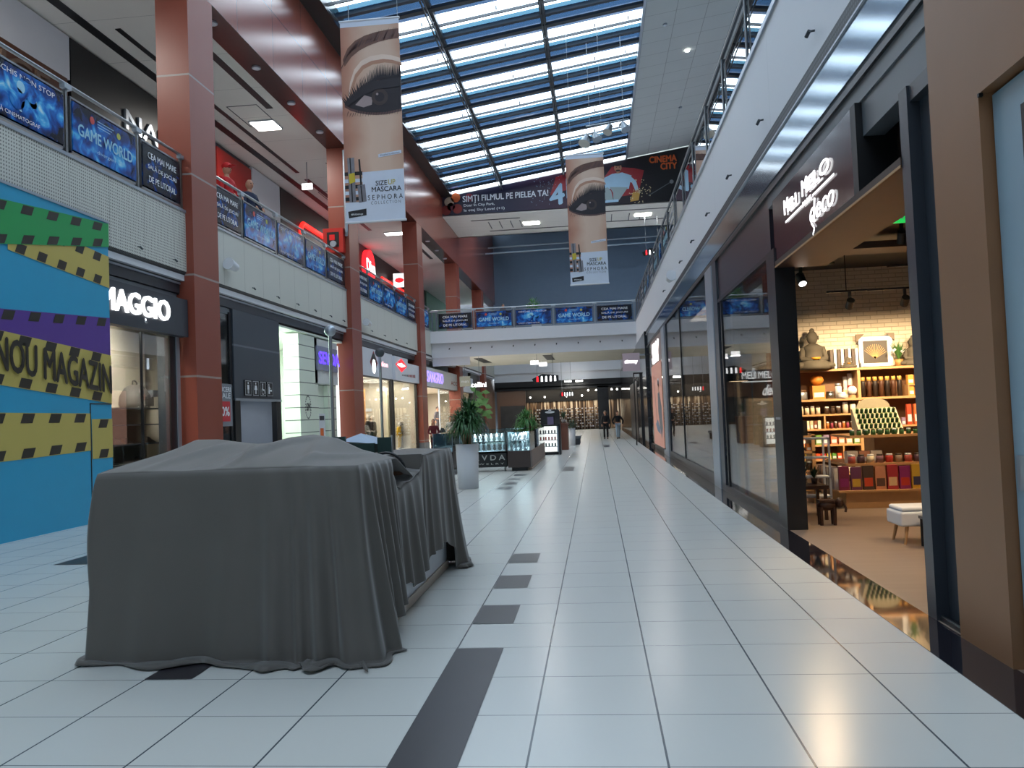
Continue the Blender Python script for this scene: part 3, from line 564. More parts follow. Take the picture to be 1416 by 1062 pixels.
# jewellery shop
M_MINT = panel_mat('pale_mint_wall_tile', '#dfe8d8', '#6d756c', [(2, .40, .1, .03)], rough=.3)
room('jewellery', 23.6, 31.5, -12.2, 4.5, mat('mint_white_wall', '#e2ece2', .5))
m = MB(); m.box((-9.75, 25.4, 0), (-9.25, 26.9, 4.45), M_MINT); m.box((-9.75, 26.9, 0), (-9.3, 27.3, 4.45), M_MINT); m.box((-9.75, 26.9, 2.93), (-9.3, 29.5, 4.45), mat('white_fascia', '#dfe3e2', .4)); m.box((-9.65, 28.45, 0), (-9.35, 29.4, 2.93), M_MINT); m.box((-9.6, 27.5, 0), (-9.5, 28.45, 2.93), M_MINT)
struct('wall_jewellery_front', m, 'pale tiled front of the jewellery shop')
t = T('shop_sign', 'grey sign with violet lit capitals on the pale tiled shop', 'shop sign', (-9.25, 28.2, 3.4)); m = MB(); m.box((-9.3, 27.15, 3.38), (-9.24, 29.35, 4.2), mat('lilac_grey_board', '#8f93a8', .4)); build('board', m, t)
m = MB(); left_art(m, -9.24, 27.3, 3.6).text('SEVDA', 0, 0, 2.2, .42, mat('violet_led', (.13, .06, 1), .5, emit=1.6, noise=0), 1, .01, depth=.02); build('lettering', m, t)
t = T('light_wall', 'bright white lit window panel left of the second column', 'light panel', (-9.5, 30.2, 0)); m = MB(); m.box((-9.6, 29.55, .3), (-9.42, 31.3, 4.4), mat('lit_white_panel', (.95, 1, .95), .5, emit=1.1, noise=.03)); build('panel', m, t); m = MB(); a2 = left_art(m, -9.42, 30.05, 1.7); 
for i in range(24): q = i * math.pi / 12; a2.disc(.36 + .3 * math.cos(q), .36 + .36 * math.sin(q), .03, M_CHAR, 1, n=6)
a2.text('SM', .18, .26, .36, .22, M_CHAR, 1, .03); build('emblem', m, t)
t = T('emblem', 'round dark emblem on the pale tiled pillar of the jewellery shop', 'emblem', (-9.24, 26.1, 1.8)); m = MB(); a2 = left_art(m, -9.245, 25.75, 1.75)
for i in range(24): q = i * math.pi / 12; a2.disc(.36 + .26 * math.cos(q), .36 + .36 * math.sin(q), .03, M_CHAR, 1, n=6)
build('ring', m, t); m = MB(); left_art(m, -9.245, 25.95, 2.0).text('SM', 0, 0, .34, .24, M_CHAR, 1, .03); build('letters', m, t)
m = MB(); m.box((-9.48, 27.55, 1.05), (-9.44, 28.35, 1.9), M_WHITE); t = thing('notice', m, 'white notice with an orange patch beside the jewellery shop door', 'notice'); m = MB(); a2 = left_art(m, -9.44, 27.55, 1.05); a2.rect(.25, .08, .6, .35, mat('orange_print', '#d8662c', .5), 1); a2.rect(.2, .62, .7, .78, M_CHAR, 1); build('print', m, t)
for i, (y, z) in enumerate(((23.9, .95), (24.7, .95))):
    t = T('jewellery_cabinet', '%s glass jewellery cabinet inside the pale tiled shop' % ['left', 'right'][i], 'cabinet', (-11, y + .3, 0)); m = MB(); m.box((-11.6, y + 3, 0), (-11, y + 3.7, 1.0), M_WHITE); build('base', m, t); m = MB(); m.box((-11.55, y + 3.02, 1), (-11.05, y + 3.68, 3.0), M_TINTG if 'M_TINTG' in globals() else glass('mint_glass', (.7, .9, .85), 1)); build('glass_case', m, t)
thing('wall_screen', MB().box((-12.1, 31.0 - 2.2, 2.15), (-12.0, 29.7, 2.75), M_STEELD), 'dark screen on the inner wall of the jewellery shop', 'screen')
area((-10.6, 26, 4.4), (2, 4.5), 420, (.88, 1, .93)); area((-9.9, 30.2, 4.3), (.4, 1.6), 60, (.9, 1, .95)); area((-9.35, 25, 4.5), (.2, 2.6), 40, (.9, 1, .95))
# clothing shops between the second and third column
room('clothes', 31.6, 42.1, -12.6, 3.65, M_WARMWALL)
M_FASC = mat('white_sign_fascia', '#d6dbe4', .4)
t = T('shop_sign', 'white fascia with a dark red diamond left of the red rhombus sign', 'shop sign', (-9.1, 34, 3.5)); m = MB(); m.box((-9.3, 31.3, 3.42), (-9.1, 37.0, 4.55), M_FASC); build('board', m, t)
m = MB(); a2 = left_art(m, -9.1, 33.2, 3.5); a2.poly([(0, .5), (.6, 0), (1.2, .5), (.6, 1.0)], mat('dark_red_print', '#8a2430', .5), 1); a2.disc(.6, .5, .38, M_BLACK, 2); a2.disc(.6, .34, .3, M_LED, 3); a2.text('salon', 1.45, .42, 1.5, .22, mat('pink_led', (1, .62, .66), .5, emit=1.5, noise=0), 1, .03); build('emblem', m, t)
t = T('shop_sign', 'white fascia with a lit red rhombus and small text left of the third column', 'shop sign', (-9.0, 39.6, 3.5)); m = MB(); m.box((-9.3, 37.0, 3.4), (-8.98, 42.15, 4.3), M_FASC); m.box((-9.3, 37.0, 4.3), (-8.98, 39.6, 4.5), M_FASC); build('board', m, t)
m = MB(); a2 = left_art(m, -8.98, 37.1, 3.5); a2.poly([(0, .62), (1.15, .3), (2.3, .62), (1.15, .94)], mat('red_led', (1, .02, .03), .5, emit=1.4, noise=0), 1); a2.poly([(.3, .62), (1.15, .52), (2.0, .62), (1.15, .74)], M_LED, 2); a2.text('Lee Cooper', .45, .55, 1.4, .16, M_LED, 3, .02)
for i in range(9): a2.rect(1.2 + i * .33, .14, 1.45 + i * .33, .2 + .012 * i, mat('dark_red_print', '#8a2430', .5) if i > 3 else M_CHAR, 1)
build('emblem', m, t)
for i, (y0, y1, nm) in enumerate(((31.5, 36.8, 'with two suited mannequins'), (37.0, 42.1, 'with a yellow jacket display'))):
    t = T('shop_window', 'tall shop window %s' % nm, 'shop window', (-9.2, (y0 + y1) / 2, 0)); m = MB(); m.box((-9.2, y0, .1), (-9.18, y1, 3.4), M_SHOPL); build('pane', m, t); m = MB(); m.box((-9.22, y0 - .05, 0), (-9.1, y0 + .12, 3.42), M_BLACKM); m.box((-9.22, y1 - .15, 0), (-9.1, y1, 3.42), M_BLACKM); m.box((-9.22, y0, 3.36), (-9.12, y1, 3.42), M_BLACKM); build('frame', m, t)
m = MB(); m.box((-10.9, 34.0, .2), (-10.8, 38.4, 3.1), mat('orange_backdrop', '#d99a58', .6)); thing('window_backdrop', m, 'orange backdrop behind the suited mannequins', 'panel'); m = MB(); m.box((-10.5, 41.0, .2), (-10.4, 43, 3.2), mat('cream_backdrop', '#d9d2b8', .6)); thing('window_backdrop', m, 'cream backdrop panel in the window left of the third column', 'panel')
for i, (x0, y0, x1, y1, h) in enumerate(((-11.8, 39.4, -11.2, 41, 2.4), (-12.4, 40.5, -12, 41.8, 2.6))):
    t = T('clothes_rack', '%s shelf rack with folded clothes in the window left of the third column' % ['front', 'rear'][i], 'rack', ((x0 + x1) / 2, y0, 0)); m = MB(); m.box((x0, y0, 0), (x0 + .04, y1, h), M_STEELD); m.box((x0, y0, 0), (x1, y0 + .04, h), M_STEELD); build('frame', m, t)
    for j in range(5): m = MB(); m.box((x0, y0, .4 + j * .4), (x1, y1, .44 + j * .4), M_WOODL); build('shelf', m, t); m = MB(); m.box((x0 + .05, y0 + .05, .44 + j * .4), (x1, y1 - .05, .6 + j * .4), [M_CHAR, M_WHITE, M_CHARL][j % 3]); build('folded_stack', m, t)
t = T('wall_poster', 'grey figure poster leaning behind the yellow jacket display', 'poster', (-10, 42, .2)); m = MB(); m.box((-9.95, 41.5, .1), (-9.9, 42.9, 1.45), mat('smoke_grey_poster', '#5c5a60', .5)); build('sheet', m, t); m = MB(); left_art(m, -9.9, 41.7, .2).disc(.5, .45, .25, mat('rose_print', '#a8807c', .5), 1, .4); build('print', m, t)
area((-10.6, 34.5, 3.5), (1.8, 4), 300, (1, .87, .68)); area((-10.6, 39.6, 3.5), (1.8, 4), 300, (1, .93, .8))
for i, (x, y) in enumerate(((-9.6, 38.0), (-9.6, 38.9), (-9.6, 39.7))):
    thing('ceiling_spot', MB().cyl((x, y, 3.64), (x, y, 3.56), .14, M_LIGHT, n=12), '%s lit spot inside the window left of the third column' % ordn[i], 'lamp', 'spots in the clothing window')
# purple sign shop and further ones
room('accessories', 43.4, 61.5, -12.5, 3.4, M_WARMWALL)
t = T('shop_sign', 'long pale fascia with violet and white lit letters right of the third column', 'shop sign', (-9.05, 50, 3.3)); m = MB(); m.box((-9.3, 43.5, 3.35), (-9.05, 61.5, 4.4), M_FASC); build('board', m, t)
m = MB(); a2 = left_art(m, -9.05, 44.5, 3.55); a2.text('SANGRIO', 0, .05, 4.8, .6, mat('lilac_led', (.42, .30, 1), .5, emit=1.3, noise=0), 1, .01, depth=.02); a2.text('ACCESORII', 7.5, .1, 5.5, .24, mat('dark_red_print', '#8a2430', .5), 1, .03); build('lettering', m, t)
t = T('shop_window', 'wide bright window under the violet lettering', 'shop window', (-9.2, 52, 0)); m = MB(); m.box((-9.2, 48.5, .1), (-9.18, 61.4, 3.3), M_SHOPL); build('pane', m, t); m = MB(); m.box((-9.22, 43.5, 3.3), (-9.1, 61.5, 3.36), M_BLACKM); m.box((-9.22, 61.3, 0), (-9.1, 61.5, 3.3), M_BLACKM); m.box((-9.22, 48.4, 0), (-9.14, 48.5, 3.3), M_ALU); build('frame', m, t)
area((-10.6, 47, 3.3), (2, 5), 520, (1, .95, .86)); area((-10.6, 55, 3.3), (2, 8), 560, (1, .95, .86))
m = MB(); m.box((-9.4, 66, 0), (-9.2, YF, 4.86), mat('brown_stone_wall', '#6a5346', .5)); m.box((-9.4, 61.5, 0), (-9.2, 66, 4.86), M_BLACKM); m.box((-9.42, 68, 0), (-9.15, 70, 4.5), M_CHARL); struct('wall_left_far', m, 'brown stone front of the far left shops')
t = T('hanging_sign', 'pale square sign hanging below the bridge left side', 'sign', (-7.25, 46.3, 3.2)); m = MB(); m.box((-7.55, 46.25, 3.3), (-6.95, 46.35, 3.87), mat('pale_olive_board', '#b4b5a0', .5)); build('board', m, t); m = MB(); m.cyl((-7.25, 46.3, 3.87), (-7.25, 46.3, 4.96), .012, M_STEEL, n=5); build('cord', m, t); m = MB(); front_art(m, -7.45, 46.25, 3.5).text('men', 0, 0, .4, .12, M_TEXTW, 1); build('lettering', m, t)
t = T('hanging_sign', 'white lit word sign right of the pale square sign under the bridge', 'sign', (-6.4, 46.4, 3.2)); m = MB(); front_art(m, -6.9, 46.3, 3.24).text('cellini', 0, 0, .85, .27, M_LED, 1, .02, depth=.04); build('lettering', m, t); m = MB(); m.box((-6.9, 46.34, 3.19), (-6.03, 46.42, 3.24), M_BLACKM); m.cyl((-6.45, 46.38, 3.24), (-6.45, 46.38, 4.95), .012, M_STEEL, n=5); build('bar', m, t)
# two bollard-like antenna posts with ball tops in front of the left shops
for i, (x, y, h) in enumerate(((-7.5, 23.2, 4.22), (-7.5, 28.7, 3.98))):
    t = T('gate_post', ['tall slim steel post with a ball top in front of the violet sign', 'slim steel post with a dark ball top by the mannequin window'][i], 'post', (x, y, 0)); m = MB(); m.cyl((x, y, 0), (x, y, h - .1), .05, M_STEEL); build('pole', m, t); m = MB(); m.ball((x, y, h), .17, M_ALU if i == 0 else M_STEELD, 14); build('globe', m, t); m = MB(); m.cyl((x, y, 0), (x, y, .06), .2, M_STEEL); build('base', m, t)
# ================================================================== UPPER LEFT SHOPS
XU = -13.35
def upsign(y0, y1, z0, z1, m_, lab, txt=None, tm=None, ty=0, tz=0, tw=1, th=.4, bold=.02):
    t = T('shop_sign', lab, 'shop sign', (XU + .05, (y0 + y1) / 2, z0)); m = MB(); m.box((XU, y0, z0), (XU + .12, y1, z1), m_); build('board', m, t)
    if txt: m = MB(); left_art(m, XU + .12, ty, tz).text(txt, 0, 0, tw, th, tm, 1, bold, depth=.06); build('lettering', m, t)
    return t
upsign(4, 20.1, 10.75, 11.9, M_WHITE, 'white upper wall panel at the top left corner'); upsign(4, 20.0, 9.5, 10.75, mat('walnut_panel', '#5a3322', .4), 'walnut band with dim letters at the top left', 'ROUGE', mat('dim_bronze', '#6e5a4c', .4), 15.2, 9.95, 4, .5)
upsign(20.15, 28.4, 8.6, 11.9, M_BLACK, 'black upper shop sign with silver capitals left of the column', 'NALA', M_ALU, 22.6, 10.35, 3.3, .55, .03)
upsign(28.6, 31.6, 7.0, 11.75, mat('crimson_panel', '#a02420', .5), 'red upper shop front behind the person in a red cap', 'andi', M_TEXTW, 29.2, 9.9, 2.2, .7, 0)
upsign(31.7, 34.6, 9.8, 11.9, M_WHITEP, 'white blank upper panel between the red and black shops'); upsign(34.7, 44.2, 7, 11.9, mat('dark_brown_black', '#1b1614', .5), 'dark upper shop front with a red neon line')
upsign(45, 62, 7, 11.9, mat('dark_brown_black', '#1b1614', .5), 'dark upper shop front with a round red sign'); upsign(66, 75, 7, 11.9, mat('sea_green_panel', '#5b8a72', .5), 'green upper hoarding far along the gallery')
M_NEON = mat('red_neon', (1, .02, .015), .4, emit=2, noise=0)
m = MB(); m.tube([(XU + .2, 36.9, 7.5), (XU + .2, 36.9, 10.6), (XU + .2, 37.2, 10.85), (XU + .2, 44.0, 10.85)], .11, M_NEON); thing('neon_tube', m, 'thick red neon line bent over the upper dark shop', 'neon light')
m = MB(); m.tube([(XU + .2, 51.5, 10.6), (XU + .2, 60, 10.6), (XU + .2, 60.4, 10.3), (XU + .2, 60.4, 7.6)], .11, M_NEON); thing('neon_tube', m, 'farther red neon line behind the second column', 'neon light')
t = T('round_sign', 'round red lit sign with white script between the second and third column', 'shop sign', (XU + .3, 48.2, 10.0)); m = MB(); m.cyl((XU + .11, 48.2, 10.75), (XU + .4, 48.2, 10.75), 1.0, mat('red_led', (1, .02, .03), .5), n=28); build('disc', m, t); m = MB(); left_art(m, XU + .4, 47.3, 10.4).text('Diva', 0, 0, 1.9, .7, M_LED, 1, .05); build('lettering', m, t)
t = T('projecting_sign', 'white lit square sign with red oval before the third column', 'shop sign', (-12.5, 53.5, 10.2)); m = MB(); m.box((-12.9, 53.5, 10.3), (-12.1, 53.6, 11.2), M_LED); m.box((-13.25, 53.52, 10.7), (-12.9, 53.58, 10.8), M_STEEL); build('board', m, t); m = MB(); front_art(m, -12.9, 53.5, 10.3).disc(.4, .45, .3, mat('red_led', (1, .02, .03), .5), 1, .17); build('oval', m, t)
for i, (x, y, z) in enumerate(((-11.0, 31.7, 10.85), (-11.2, 51, 10.8))):
    t = T('hanging_sign', ['small white lit exit box hanging from the gallery ceiling left of the eye banner', 'second lit exit box beyond the second column'][i], 'sign', (x, y, z)); m = MB(); m.box((x - .21, y, z), (x + .21, y + .08, z + .24), M_LED); build('box', m, t); m = MB(); m.cyl((x, y + .04, z + .24), (x, y + .04, 11.96), .02, M_STEEL, n=6); build('rod', m, t); m = MB(); front_art(m, x - .13, y, z + .07).text('EXIT', 0, 0, .26, .1, M_CHAR, 1, .03); build('lettering', m, t)
for x, y, w, l in ((-10.9, 27.4, .8, .8), (-10.4, 45.0, 1.6, .5), (-11.9, 14.0, .6, .6)): area((x, y, 11.87), (w, l), 190, (1, .95, .88))
#==SECTION3==
# ================================================================== RIGHT SHOPFRONTS (plane x = 2.37)
SX = 2.37
# cladding pillar, poster niche and sliding door at the near end
M_BROWN = mat('brown_wood_veneer', '#8a6242', .45, noise=.1, scale=2, bump=.03)
m = MB(); m.box((SX - .02, 5.16, 0), (2.9, 5.86, 4.36), M_BROWN); m.box((SX - .02, -2, 3.4), (2.9, 5.16, 4.36), M_BROWN); m.box((SX - .025, 5.14, 3.38), (SX, 5.16, 3.4), M_BLACK); struct('wall_right_near', m, 'brown veneer pillar and lintel at the right picture edge')
t = T('light_box', 'pale blue blank poster panel in the brown wall at the right picture edge', 'poster panel', (2.5, 3, 0)); m = MB(); m.box((2.42, -2, .04), (2.6, 5.14, 3.38), mat('pale_blue_panel', '#8fa9b8', .4, noise=.02)); build('panel', m, t); m = MB(); m.box((2.405, 4.72, .3), (2.42, 4.8, 3.2), M_BLACK); build('slot', m, t); m = MB(); m.box((2.41, 4.98, 1.05), (2.42, 5.1, 1.25), M_ALU); build('lock_plate', m, t)
t = T('sliding_door', 'folded dark sliding door panel beside the brown pillar', 'door', (2.5, 6.1, 0))
m = MB(); m.box((2.46, 5.86, .02), (2.56, 6.36, 3.78), M_CHAR); build('leaf', m, t)
m = MB(); m.box((SX, 6.3, 0), (2.62, 6.46, 3.9), M_CHAR); m.box((SX + .02, 5.86, 3.78), (2.62, 6.46, 3.9), M_CHAR); m.box((2.4, 5.86, 3.8), (2.44, 6.3, 3.9), M_BLACK); build('frame', m, t)
m = MB(); m.box((SX + .02, 5.86, .0), (2.44, 6.3, .03), M_BLACKM); m.box((2.4, 5.86, .03), (2.41, 6.3, .04), M_STEEL); build('floor_track', m, t)
# header above the opening
m = MB(); m.box((2.4, -2, 4.2), (2.9, 11.3, 4.36), M_CHARL); m.box((2.42, 5.8, 3.9), (2.6, 7.55, 4.2), M_CHARL); m.box((2.42, -2, 4.36), (2.6, 5.2, 4.48), M_CHARL)
m.box((2.41, 11.3, 3.62), (2.6, 16.0, 4.36), mat('dark_plum_panel', '#2b2730', .3)); m.box((2.39, 11.3, 3.56), (2.5, 16.0, 3.62), M_BLACKM); m.box((2.6, 5.9, 4.02), (9, 15.6, 4.3), M_BLACK)
struct('trim_13', m, 'dark header panels above the gift shop')
M_WOODD = mat('dark_wood_soffit', '#38241a', .5, noise=.15, scale=5)
t = T('shop_sign', 'dark plum sign box with white lit script letters over the gift shop entrance', 'shop sign', (2.6, 9, 3.36))
m = MB(); m.box((SX, 7.58, 3.42), (2.95, 10.88, 4.2), mat('plum_gloss_board', '#33202a', .15, noise=.05)); build('board', m, t)
m = MB(); m.box((SX - .01, 6.46, 3.34), (3.0, 10.9, 3.42), M_WOODD); m.box((SX - .015, 6.46, 3.34), (SX - .005, 10.9, 3.36), M_WOODL); m.box((2.7, 6.46, 3.42), (2.95, 7.58, 4.0), M_WOODD); build('underside', m, t)
m = MB(); m.box((SX - .01, 7.44, 3.42), (2.9, 7.58, 4.2), M_BLACK); build('side_box', m, t)
m = MB(); a = right_art(m, SX - .01, 10.18, 3.5)
a.text('M', 0, .36, .2, .17, M_LED, 1, .008, depth=.008); a.text('ELI', .23, .36, .36, .12, M_LED, 1, .008, depth=.008); a.text('M', .86, .36, .22, .17, M_LED, 1, .008, depth=.008); a.text('ELO', 1.12, .36, .8, .14, M_LED, 1, .008, depth=.008)
a.rect(0, .26, .8, .285, M_LED, 1); a.rect(1.25, .26, 2.05, .285, M_LED, 1); a.text('PARIS', .84, .25, .36, .05, M_LED, 1, .03); a.text('deco', 1.1, .0, .9, .22, M_LED, 1, .0, slant=.3, depth=.008)
for q in range(10): a.disc(1.2 - .05 * math.sin(q * .7), .06 - q * .02, .02, M_LED, 1, n=8)
build('lettering', m, t)
# dark jamb pillar with handle and gift shop window
m = MB(); m.box((SX - .02, 10.87, 0), (2.6, 11.35, 3.6), M_BLACKM); struct('wall_pier_right', m, 'black pier between the entrance and window of the gift shop')
thing('door_handle_plate', MB().box((2.34, 10.95, 1.4), (2.35, 11.2, 1.43), M_ALU), 'small chrome lettering plate on the black pier', 'plate')
def right_window(y0, y1, z0, z1, lab, frame, mulls=()):
    t = T('shop_window', lab, 'shop window', (2.4, (y0 + y1) / 2, 0)); m = MB(); m.box((2.40, y0, z0), (2.415, y1, z1), M_SHOPG); build('pane', m, t)
    m = MB(); m.box((SX, y0, 0), (2.46, y1, z0), frame); m.box((2.38, y0, z1), (2.46, y1, z1 + .06), frame)
    for y in mulls: m.box((2.38, y - .04, 0), (2.46, y + .04, z1), frame)
    build('frame', m, t)
right_window(11.35, 16.0, .12, 3.56, 'gift shop window with a second lit sign behind it', M_BLACKM, (15.7,))
right_window(17.4, 27.5, .22, 4.36, 'large beige shop window between the silver pilasters', M_BLACKM, (23.2,))
right_window(29.2, 30.2, .15, 4.36, 'narrow window strip right of the pink poster', M_ALU); right_window(35.2, 37.6, .12, 4.36, 'window left of the pink poster beside the hanging pale pink sign', M_BLACKM)
for i, (y0, y1) in enumerate(((16.0, 17.4), (27.5, 29.2))):
    m = MB(); m.box((SX - .02, y0 + .5, 0), (2.6, y1, 4.36), M_ALU); m.box((SX, y0, 0), (2.6, y0 + .5, 4.36), M_CHAR); struct('wall_pilaster_%s' % 'ab'[i], m, 'silver pilaster between right shop windows')
# shop interiors on the right
M_BRICK = mat('white_brick_wall', '#d9cdbb', .7)
def brick(m):
    t = m.node_tree; b = t.nodes.new('ShaderNodeTexBrick'); tc = t.nodes.new('ShaderNodeTexCoord'); sp = t.nodes.new('ShaderNodeSeparateXYZ'); cb = t.nodes.new('ShaderNodeCombineXYZ')
    t.links.new(tc.outputs['Object'], sp.inputs[0]); t.links.new(sp.outputs[0], cb.inputs[0]); t.links.new(sp.outputs[2], cb.inputs[1]); t.links.new(cb.outputs[0], b.inputs['Vector'])
    b.inputs['Color1'].default_value = (*lin('#d9cdbb'), 1); b.inputs['Color2'].default_value = (*lin('#cfc2ae'), 1); b.inputs['Mortar'].default_value = (*lin('#b5a894'), 1); b.inputs['Scale'].default_value = 1; b.inputs['Brick Width'].default_value = .24; b.inputs['Row Height'].default_value = .075; b.inputs['Mortar Size'].default_value = .006
    t.links.new(b.outputs['Color'], t.nodes['Principled BSDF'].inputs['Base Color']); bp = t.nodes.new('ShaderNodeBump'); bp.inputs['Distance'].default_value = .01; t.links.new(b.outputs['Fac'], bp.inputs['Height']); bp.invert = True; t.links.new(bp.outputs[0], t.nodes['Principled BSDF'].inputs['Normal'])
brick(M_BRICK)
m = MB(); m.box((2.6, 15.66, 0), (9, 15.8, 4.05), M_BRICK); struct('wall_gift_shop', m, 'white brick wall inside the gift shop'); m = MB(); m.box((8.9, 4, 0), (9, 15.7, 4.05), M_WARMWALL); m.box((2.9, 4.4, 0), (9, 4.5, 4.05), M_WARMWALL); struct('wall_gift_shop_back', m, 'inner walls of the gift shop')
m = MB(); 
for y in (9.4, 12.4): m.box((2.7, y, 3.8), (8.8, y + .5, 3.9), mat('brown_duct', '#3a2418', .5))
m.box((3.2, 10, 3.7), (5.5, 10.1, 3.75), M_STEELD); struct('trim_14', m, 'dark ducts under the gift shop ceiling')
def shop_r(n, y0, y1, depth, z1, wm):
    m = MB(); m.box((SX + depth, y0, 0), (SX + depth + .1, y1, z1), wm); m.box((2.46, y0, 0), (SX + depth, y0 + .05, z1), wm); m.box((2.46, y1 - .05, 0), (SX + depth, y1, z1), wm); m.box((2.46, y0, z1), (SX + depth, y1, z1 + .05), wm); struct('wall_shop_%s' % n, m, 'inner walls of right shop')
M_BEIGE = mat('beige_shop_wall', '#a89a8c', .6)
shop_r('beige', 17.4, 27.5, 3.0, 4.36, M_BEIGE); shop_r('pink', 29.2, 37.6, 2.4, 4.36, M_BEIGE)
area((3.8, 22.5, 4.3), (1.6, 8), 130, (1, .85, .72)); area((3.4, 33, 4.3), (1, 6), 60, (1, .85, .75))
# posters and signs of the farther right shops
t = T('fashion_poster', 'tall pink window poster of a reclining figure in grey', 'poster', (2.4, 32.7, .1)); m = MB(); m.box((2.385, 30.2, .18), (2.398, 35.2, 3.35), mat('salmon_pink_print', '#e8a894', .5, emit=.12)); m.box((2.38, 30.2, 0), (2.46, 35.2, .18), M_BLACKM); build('sheet', m, t)
m = MB(); a = right_art(m, 2.383, 35.0, .3); g = mat('print_grey_clothes', '#7d7c80', .6); s_ = mat('print_skin', '#d9a086', .6)
a.poly([(2.8, 1.9), (3.6, 1.95), (4.3, 1.4), (4.5, .6), (3.9, .2), (3.2, .7), (2.7, 1.2)], g, 1); a.disc(3.3, 2.15, .28, s_, 2, .24); a.disc(3.3, 2.3, .34, M_WHITE, 2, .16); a.poly([(1.2, .7), (2.2, .9), (3.4, .6), (3.4, .35), (2.0, .45)], mat('print_blue_grey', '#8b97ab', .6), 2); a.poly([(.9, 2.6), (1.1, 2.65), (1.9, .9), (1.7, .8)], mat('print_dusty_rose', '#c58a7b', .6), 1); build('figure', m, t)
t = T('shop_sign', 'white lit capitals above the pink window poster', 'shop sign', (2.4, 32, 3.4)); m = MB(); m.box((2.39, 29.2, 3.38), (2.46, 35.2, 4.36), mat('rose_grey_board', '#a08c88', .5)); build('board', m, t); m = MB(); right_art(m, 2.385, 33.9, 3.42).text('SRY', 0, 0, 3.2, .72, M_LED, 1, .05, depth=.03); build('lettering', m, t)
t = T('hanging_sign', 'pale pink square sign with white lettering hanging at the far end of the right shops', 'sign', (1.7, 38, 3.35)); m = MB(); m.box((1.3, 38, 3.37), (2.08, 38.08, 4.18), mat('pale_pink_board', '#cbb8c2', .5)); build('board', m, t); m = MB(); front_art(m, 1.4, 38, 3.68).text('sinsay', 0, 0, .58, .2, M_LED, 1, .04); build('lettering', m, t); m = MB(); m.box((2.08, 38, 4.05), (2.5, 38.06, 4.12), M_STEEL); build('arm', m, t)
m = MB()
for x in (1.76, 2.04): m.box((x, 38.2, 0), (x + (.05 if x < 2 else .14), 38.4, 3.3), M_BLACKM)
m.box((1.76, 38.2, 3.24), (2.2, 38.4, 3.3), M_BLACKM); thing('security_gate', m, 'black portal frame standing at the far right shop entrance', 'gate')
m = MB(); m.box((2.3, 37.6, 0), (2.6, YF, 5.1), mat('dark_shop_glass', '#1c1e24', .1)); m.box((2.28, 46.1, 0), (2.3, 55, 3.2), M_BLACKM); struct('wall_right_far', m, 'dark glazed front of the far right shops')
t = T('shop_sign', 'second white lit sign standing behind the gift shop window', 'sign', (2.8, 13.2, 1.7)); m = MB(); a = front_art(m, 2.5, 14.5, 1.88); a.text('MELI MELO', 0, .17, .58, .12, M_LED, 1, .03); a.rect(0, .11, .6, .13, M_LED, 1); a.text('deco', .32, -.12, .3, .18, M_LED, 1, .03, slant=.3); build('lettering', m, t); m = MB(); m.box((2.46, 14.51, 1.72), (3.15, 14.53, 2.2), M_BLACK); build('board', m, t)
for x in (2.5, 3.1): m = MB(); m.cyl((x, 14.54, 0), (x, 14.54, 1.75), .02, M_STEELD, n=8); build('leg', m, t)
def etagere(x, y, w, h, lab, n=3):
    t = T('display_stand', lab, 'stand', (x, y, 0), 'white frames in the gift shop window')
    for dx in (0, w):
        for dy in (0, .3): m = MB(); m.box((x + dx, y + dy, 0), (x + dx + .025, y + dy + .025, h), M_WHITE); build('post', m, t)
    for i in range(n): z = h * (i + 1) / n - .02; m = MB(); m.box((x, y, z), (x + w + .025, y + .325, z + .02), M_WHITE); build('shelf', m, t)
etagere(2.6, 14.95, .35, 1.9, 'tall white frame stand at the far end of the gift shop window'); etagere(2.7, 13.7, .4, 1.15, 'middle white frame stand in the gift shop window'); etagere(2.75, 12.2, .5, 1.1, 'low white frame stand nearest the black pier', 4)
# ---- gift shop contents
pack = {}
def C(n, h): return mat(n, h, .5, noise=.08, scale=20)
def box_item(x, y, z, w, d, h, mm, lab, name='gift_box', cat='box', group=None, cap=None):
    t = T(name, lab, cat, (x, y, z), group); m = MB(); m.box((x - w / 2, y - d / 2, z), (x + w / 2, y + d / 2, z + h), mm); build('carton', m, t)
    m = MB(); m.box((x - w / 2 * .8, y - d / 2 - .002, z + h * .15), (x + w / 2 * .8, y - d / 2, z + h * .5), cap or M_WHITE); build('sticker', m, t); return t
def jar_item(x, y, z, r, h, mm, lidm, lab, name='jar', cat='jar', group=None):
    t = T(name, lab, cat, (x, y, z), group); m = MB(); m.lathe((x, y, z), [(0, 0), (r, 0), (r, h * .75), (r * .8, h * .82), (0, h * .82)], mm, 12); build('body', m, t)
    m = MB(); m.lathe((x, y, z + h * .8), [(0, 0), (r * .85, 0), (r * .85, h * .2), (0, h * .2)], lidm, 12); build('lid', m, t); return t
t = T('shelf_unit', 'tall pale wood shelf unit against the brick wall', 'shelf', (4.9, 15.45, 0)); Y0, Y1 = 15.25, 15.64
for x in (3.5, 4.63, 6.3): m = MB(); m.box((x, Y0, 0), (x + .05, Y1, 2.15), M_WOODL); build('upright', m, t)
for z in (2.15, 1.62): m = MB(); m.box((3.45, Y0 - .02, z), (6.4, Y1, z + .04), M_WOODL); build('shelf', m, t)
for z in (1.36, 1.10, .82, .56, .30, .06): m = MB(); m.box((3.55, Y0, z), (4.63, Y1, z + .03), M_WOODL); build('shelf', m, t)
for z in (1.12, .72, .4, .06): m = MB(); m.box((4.68, Y0, z), (6.3, Y1, z + .03), M_WOODL); build('shelf', m, t)
m = MB(); m.box((3.5, Y1 - .02, 0), (6.35, Y1, 2.15), mat('shelf_back', '#7d5b40', .6)); build('back_panel', m, t)
